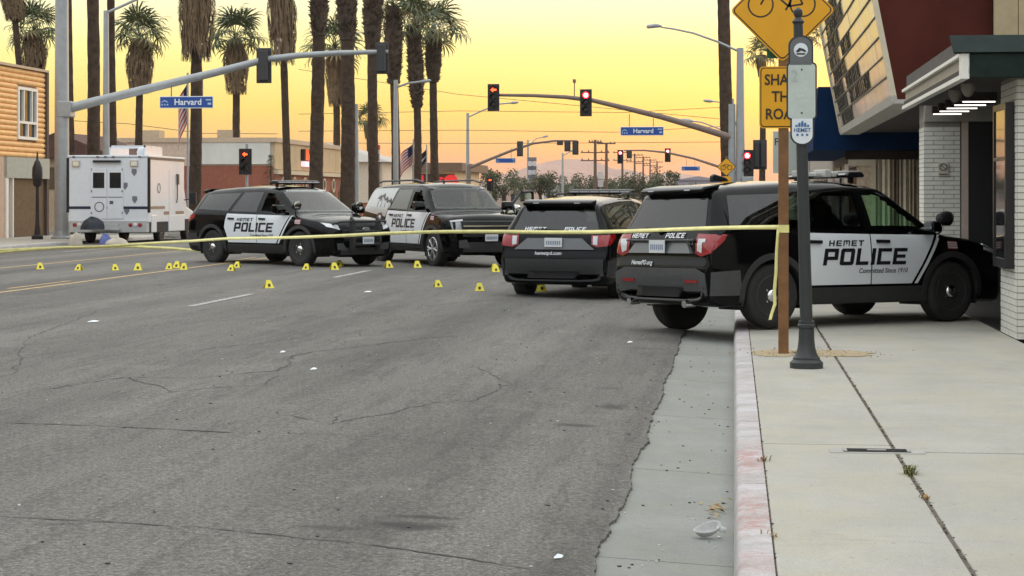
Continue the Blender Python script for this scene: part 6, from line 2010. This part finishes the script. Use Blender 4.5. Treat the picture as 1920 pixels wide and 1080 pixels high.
tape('loose end of yellow tape hanging down the wooden post', [tuple(at(x, y, Z)) for x, y, Z in ((1459, 430, 19.86), (1456, 470, 19.84), (1455, 510, 19.84), (1452, 545, 19.86), (1453, 570, 19.86), (1447, 588, 19.86), (1444, 600, 19.84))], .034, seed=6, wave=.0)
b = MB(); b.bb(-.056, .056, -.057, .057, 1.405, 1.485); b.xf(Matrix.Translation((.511, 20.11, 0.0)))
tag(b.build('tape_wrap', tape_m), 'yellow tape wrapped around the wooden post', 'tape', 'yellow barrier tapes')
ta = thing('tape_post', 'steel street post at the left kerb where the long tape is tied', 'post', (-24.45, 37.6, .15))
b = MB(); b.tube([(0, 0, 0), (0, 0, 2.2)], .03, 8); b.build('post', steel, ta)
b = MB(); b.bb(-.15, .15, -.04, -.03, 1.8, 2.25); b.build('plate', wsign, ta)

mk_y = M('marker_yellow', (.82, .70, .06), .45, var=.06)
mk_k = M('marker_black', (.03, .025, .01), .5)
spots = [(-14.57, 39.17), (-13.5, 38.55), (-12.74, 38.57), (-12.26, 38.61), (-11.78, 39.25), (-11.82, 39.95), (-11.4, 39.03), (-10.29, 38.67), (-10.62, 40.39), (-7.83, 31.83), (-8.94, 39.68), (-8.4, 39.9),
         (-8.65, 41.64), (-7.53, 41.51), (-6.94, 41.82), (-5.19, 33.49), (-4.33, 32.62), (-5.14, 41.2), (-5.02, 40.5), (-3.31, 33.08)]
labs = ['leftmost yellow evidence marker', 'second yellow evidence marker from the left', 'third yellow evidence marker from the left', 'fourth yellow evidence marker from the left', 'left one of three yellow markers close together on the centre line',
        'middle one of three yellow markers close together, set furthest back', 'right one of three yellow markers close together on the centre line', 'front one of two yellow markers overlapping near the rear wheel', 'rear one of two yellow markers overlapping near the rear wheel',
        'yellow evidence marker nearest the white lane dash, alone in the open road', 'yellow marker in front of the leftmost SUV front wheel', 'yellow marker in front of the push bumper', 'yellow marker under the nose of the leftmost SUV, furthest back',
        'yellow marker just right of the leftmost SUV', 'yellow marker left of the alloy front wheel', 'yellow marker alone on the road left of the rear-facing SUV, left of two', 'yellow marker close left of the rear-facing SUV, right of two',
        'back one of two yellow markers beside the rear-facing SUV bumper', 'front one of two yellow markers beside the rear-facing SUV bumper', 'yellow marker under the rear bumper of the rear-facing SUV']
def mk_meshes():
    w, h, d_ = .19, .155, .085
    m = MB()
    for sg in (-1, 1):
        m.add([(-w/2, sg * d_, 0), (w/2, sg * d_, 0), (w * .22, sg * .006, h), (-w * .22, sg * .006, h), (-w/2, sg * (d_ - .006), 0), (w/2, sg * (d_ - .006), 0), (w * .22, 0, h - .004), (-w * .22, 0, h - .004)],
              [(0, 1, 2, 3), (4, 5, 6, 7), (0, 1, 5, 4), (1, 2, 6, 5), (3, 0, 4, 7), (2, 3, 7, 6)])
    a = m.mesh('evidence_marker', mk_y)
    m = MB()
    m.prism([(-.024, .035), (.024, .035), (.024, .095), (-.024, .095)], 0, .003, 'XZ')
    m.xf(Matrix.Translation((0, -.092, 0)) @ Matrix.Rotation(-.48, 4, 'X'))
    return a, m.mesh('number_print', mk_k)
mka, mkb = mk_meshes()
for i, (u, v) in enumerate(spots):
    o = tag(put('evidence_marker', mka, None, 0, (u, v, RZ(u) + .001), rp.uniform(-.5, .5) + .2), labs[i], 'marker', 'yellow evidence markers on the road')
    put('number_print', mkb, o)
    s_ = rp.uniform(.78, .96)
    o.scale = (s_, s_, s_)

# crushed foam bowl, leaves, weed, meter lid, sand
foam = M('white_foam', (.56, .56, .55), .7, var=.12, scale=12)
m = MB()
q, N, K = [], 26, 5
for j in range(K + 1):
    f = j / K
    for i in range(N):
        a = 2 * math.pi * i / N
        rr_ = lerp(.045, .078, f ** .7) * (1 + .07 * math.sin(3 * a + 1) * f)
        q.append((rr_ * math.cos(a) * 1.1, rr_ * math.sin(a) * .8, .062 * f + .012 * math.sin(2 * a) * f))
m.add(q, [(j*N+i, j*N+(i+1) % N, (j+1)*N+(i+1) % N, (j+1)*N+i) for j in range(K) for i in range(N)] + [tuple(range(N))])
m.add([(.05, -.02, .03), (.105, -.045, .0), (.12, -.01, .02), (.07, .02, .05)], [(0, 1, 2, 3)])
o = m.build('foam_bowl', foam, None, smooth=60)
o.location, o.rotation_euler = (-.135, 9.98, .030), (R(30), R(-14), R(10)); o.scale = (.85, .62, .7)
o.modifiers.new('thickness', 'SOLIDIFY').thickness = .003
tag(o, 'crushed white foam bowl lying in the gutter', 'bowl')
lm = [M('dry_leaf_rust', (.28, .10, .04), .8), M('dry_leaf_tan', (.36, .25, .10), .8), M('dry_leaf_olive', (.20, .17, .06), .8)]
m = MB()
for i in range(34):
    p = Vector((-.10 + rp.gauss(0, .035), 10.85 + rp.gauss(0, .16), .012 + abs(rp.gauss(0, .014))))
    a = rp.uniform(0, 6.28)
    d_, s_ = Vector((math.cos(a), math.sin(a), rp.uniform(-.3, .5))) * .022, Vector((-math.sin(a), math.cos(a), rp.uniform(-.3, .3))) * .010
    m.add([p - d_, p + s_, p + d_, p - s_], [(0, 1, 2, 3)], rp.randrange(3))
tag(m.build('leaf_litter', lm), 'small heap of dry leaves in the gutter beside the kerb', 'leaves')['kind'] = 'stuff'
def weed(label, u, v, n_, hgt, mats):
    m = MB()
    for i in range(n_):
        a, l = rp.uniform(0, 6.28), rp.uniform(.4, 1) * hgt
        d_ = Vector((math.cos(a), math.sin(a), 0))
        s_ = Vector((-d_.y, d_.x, 0)) * rp.uniform(.003, .006)
        b0 = Vector((rp.gauss(0, .015), rp.gauss(0, .04), 0))
        p1, p2 = b0 + d_ * l * .35 + Vector((0, 0, l * .7)), b0 + d_ * l * .9 + Vector((0, 0, l * rp.uniform(.5, .9)))
        m.add([b0 - s_, b0 + s_, p1 + s_, p1 - s_, p2], [(0, 1, 2, 3), (3, 2, 4)], rp.randrange(len(mats)))
    o = m.build('weed', mats)
    o.location = (u, v, .145)
    return tag(o, label, 'weed', 'weeds in the pavement joints')
gm = [M('weed_green', (.10, .13, .035), .7), M('weed_olive', (.19, .17, .06), .7)]
weed('green weed growing in the long pavement joint', 1.026, 11.45, 60, .075, gm)
weed('dry pale weed in the joint nearer than the green one', 1.026, 10.55, 26, .03, [lm[1], lm[0]])
weed('small reddish weed at the kerb joint', .18, 11.9, 22, .05, [lm[0], gm[1]])
weed('little rust weed where the cross joint meets the kerb', .18, 9.25, 16, .035, [lm[0], lm[1]])
# joint dirt strip
m = MB()
for i in range(700):
    v = rp.uniform(7.5, 24)
    u = 1.026 + rp.gauss(0, .010) if rp.random() < .7 else .181 + rp.gauss(0, .006)
    s_ = rp.uniform(.003, .008)
    m.box((u, v, .148), (s_, s_ * 2, s_), rp.uniform(0, 3), mi=rp.randrange(2))
struct(m.build('joint_debris', [M('dark_grit', (.05, .045, .04)), M('tan_grit', (.28, .22, .14))]), 'stuff')
# utility lid
lid = thing('meter_cover', 'dark metal meter cover with concrete collar set in the pavement', 'cover', (.905, 12.44, .15))
b = MB(); b.bb(-.30, .30, -.11, .11, -.02, .004); b.build('concrete_collar', M('collar_concrete', (.36, .36, .33), .85), lid, bevel=.004)
b = MB(); b.bb(-.21, .21, -.075, .075, -.02, .007); b.build('metal_cover', M('worn_metal_cover', (.022, .020, .022), .8, var=.5, scale=14, spec=.08), lid)
for x0, x1, y0, y1 in ((-.212, -.188, -.07, .07), (.188, .212, -.07, .07), (-.06, .06, -.02, .02)):
    b = MB(); b.bb(x0, x1, y0, y1, .007, .010); b.build('cover_rib', M('worn_steel_rib', (.35, .34, .33), .4, metal=.6), lid)
# sand spilled round the posts
def patch(u0, v0, ru, rv, n_, z, mat, name, lab=None):
    m = MB()
    P = [(u0 + ru * math.cos(a) * k, v0 + rv * math.sin(a) * k, z) for a, k in ((2 * math.pi * i / n_, rp.uniform(.75, 1.12)) for i in range(n_))]
    m.add(P, [tuple(range(n_))])
    return m.build(name, mat)
def _sand(noise, cr, mix, blob, t, geo):
    return cr(noise(25, 6, .8), [(.35, (.33, .30, .24)), (.6, (.46, .34, .18))]), .95, noise(70, 3, .7), .5
sand = ground_mat('spilled_sand', _sand)
struct(patch(.45, 20.15, .27, .55, 30, .1535, sand, 'sand'), 'stuff')
struct(patch(1.05, 20.2, .42, .42, 30, .1535, sand, 'sand'), 'stuff')
m = MB()
for i in range(260):
    s_ = rp.uniform(.004, .012)
    m.box((rp.gauss(.7, .35), 20.2 + rp.gauss(0, .3), .154), (s_, s_, s_), mi=rp.randrange(2))
struct(m.build('sand_grains', [M('tan_grit', (.28, .22, .14)), M('ochre_grit', (.42, .30, .12))]), 'stuff')
# paper scraps on the road
sc_l = ['white paper scrap on the open road near the left edge', 'small white scrap in the middle of the road', 'white cigarette-sized scrap at the broken asphalt edge', 'tiny white scrap left of the middle crack', 'white scrap beside the far gutter edge', 'pale scrap on the road below the leftmost marker row']
for i, (x, y, u, v, s_) in enumerate(((0, 0, -7.84, 22.9, .11), (0, 0, -4.6, 19.3, .045), (0, 0, -.82, 9.0, .035), (0, 0, -3.9, 17.6, .05), (0, 0, -1.2, 22.3, .05), (0, 0, -6.0, 31.2, .10))):
    m = MB(); m.add([(-s_ * .6, -s_ * .3, 0), (s_ * .5, -s_ * .35, .004), (s_ * .65, s_ * .25, .012), (-s_ * .1, s_ * .4, .018), (-s_ * .6, s_ * .2, .004)], [(0, 1, 2, 3, 4)])
    o = m.build('paper_scrap', wsign)
    o.location = (u, v, RZ(u) + .004)
    o.modifiers.new('thickness', 'SOLIDIFY').thickness = .002
    tag(o, sc_l[i], 'litter', 'paper scraps on the road')
# bags and sheets on the ground behind the truck
for i, (x, y, Z, sx, sz_, mt, lab) in enumerate(((172, 438, 69.6, .85, .42, M('dark_bag', (.02, .025, .035), .7), 'dark duffel bag resting on the rear step of the white truck'), (196, 455, 68.5, .45, .38, M('blue_cloth', (.12, .15, .38), .7), 'blue cloth heap on the road behind the truck'),
                                           (218, 457, 68.3, .8, .26, M('pale_cloth', (.50, .46, .38), .7), 'pale crumpled cloth on the road behind the truck'), (142, 452, 69.0, .5, .42, M('pale_cloth', (.50, .46, .38), .7), 'cream sack on the ground at the truck rear corner'))):
    q = at(x, y, Z)
    m = MB()
    N, K = 14, 7
    pts_ = []
    for j in range(K + 1):
        f = j / K * math.pi / 2
        for k in range(N):
            a = 2 * math.pi * k / N
            w_ = 1 + .22 * math.sin(3 * a + i) + rp.uniform(-.08, .08)
            pts_.append((sx / 2 * math.cos(f) * math.cos(a) * w_, sx * .3 * math.cos(f) * math.sin(a) * w_, sz_ * math.sin(f) * (1 + .15 * math.sin(2 * a + i))))
    m.add(pts_, [(j*N+k, j*N+(k+1) % N, (j+1)*N+(k+1) % N, (j+1)*N+k) for j in range(K) for k in range(N)])
    o = m.build(['duffel_bag', 'cloth_heap', 'cloth_heap', 'sack'][i], mt, None, smooth=50)
    o.location = (q.x, q.y, .05 if i else .60)
    tag(o, lab, ['bag', 'cloth', 'cloth', 'sack'][i])


# ------------------------------------------------------------------ the air: thin evening haze
hz = MB(); hz.bb(-2600, 2600, -320, 7600, -1.6, 125)
hz_o = hz.build('haze', None)
hz_o.data.materials.clear()
hm = bpy.data.materials.new('evening_haze')
hm.use_nodes = True
hm.node_tree.nodes.clear()
ho = hm.node_tree.nodes.new('ShaderNodeOutputMaterial')
hv = hm.node_tree.nodes.new('ShaderNodeVolumePrincipled')
hv.inputs['Color'].default_value = (.95, .90, .86, 1)
hv.inputs['Density'].default_value = .00008
hv.inputs['Anisotropy'].default_value = .3
hm.node_tree.links.new(hv.outputs[0], ho.inputs['Volume'])
hz_o.data.materials.append(hm)
hz_o['kind'] = 'stuff'
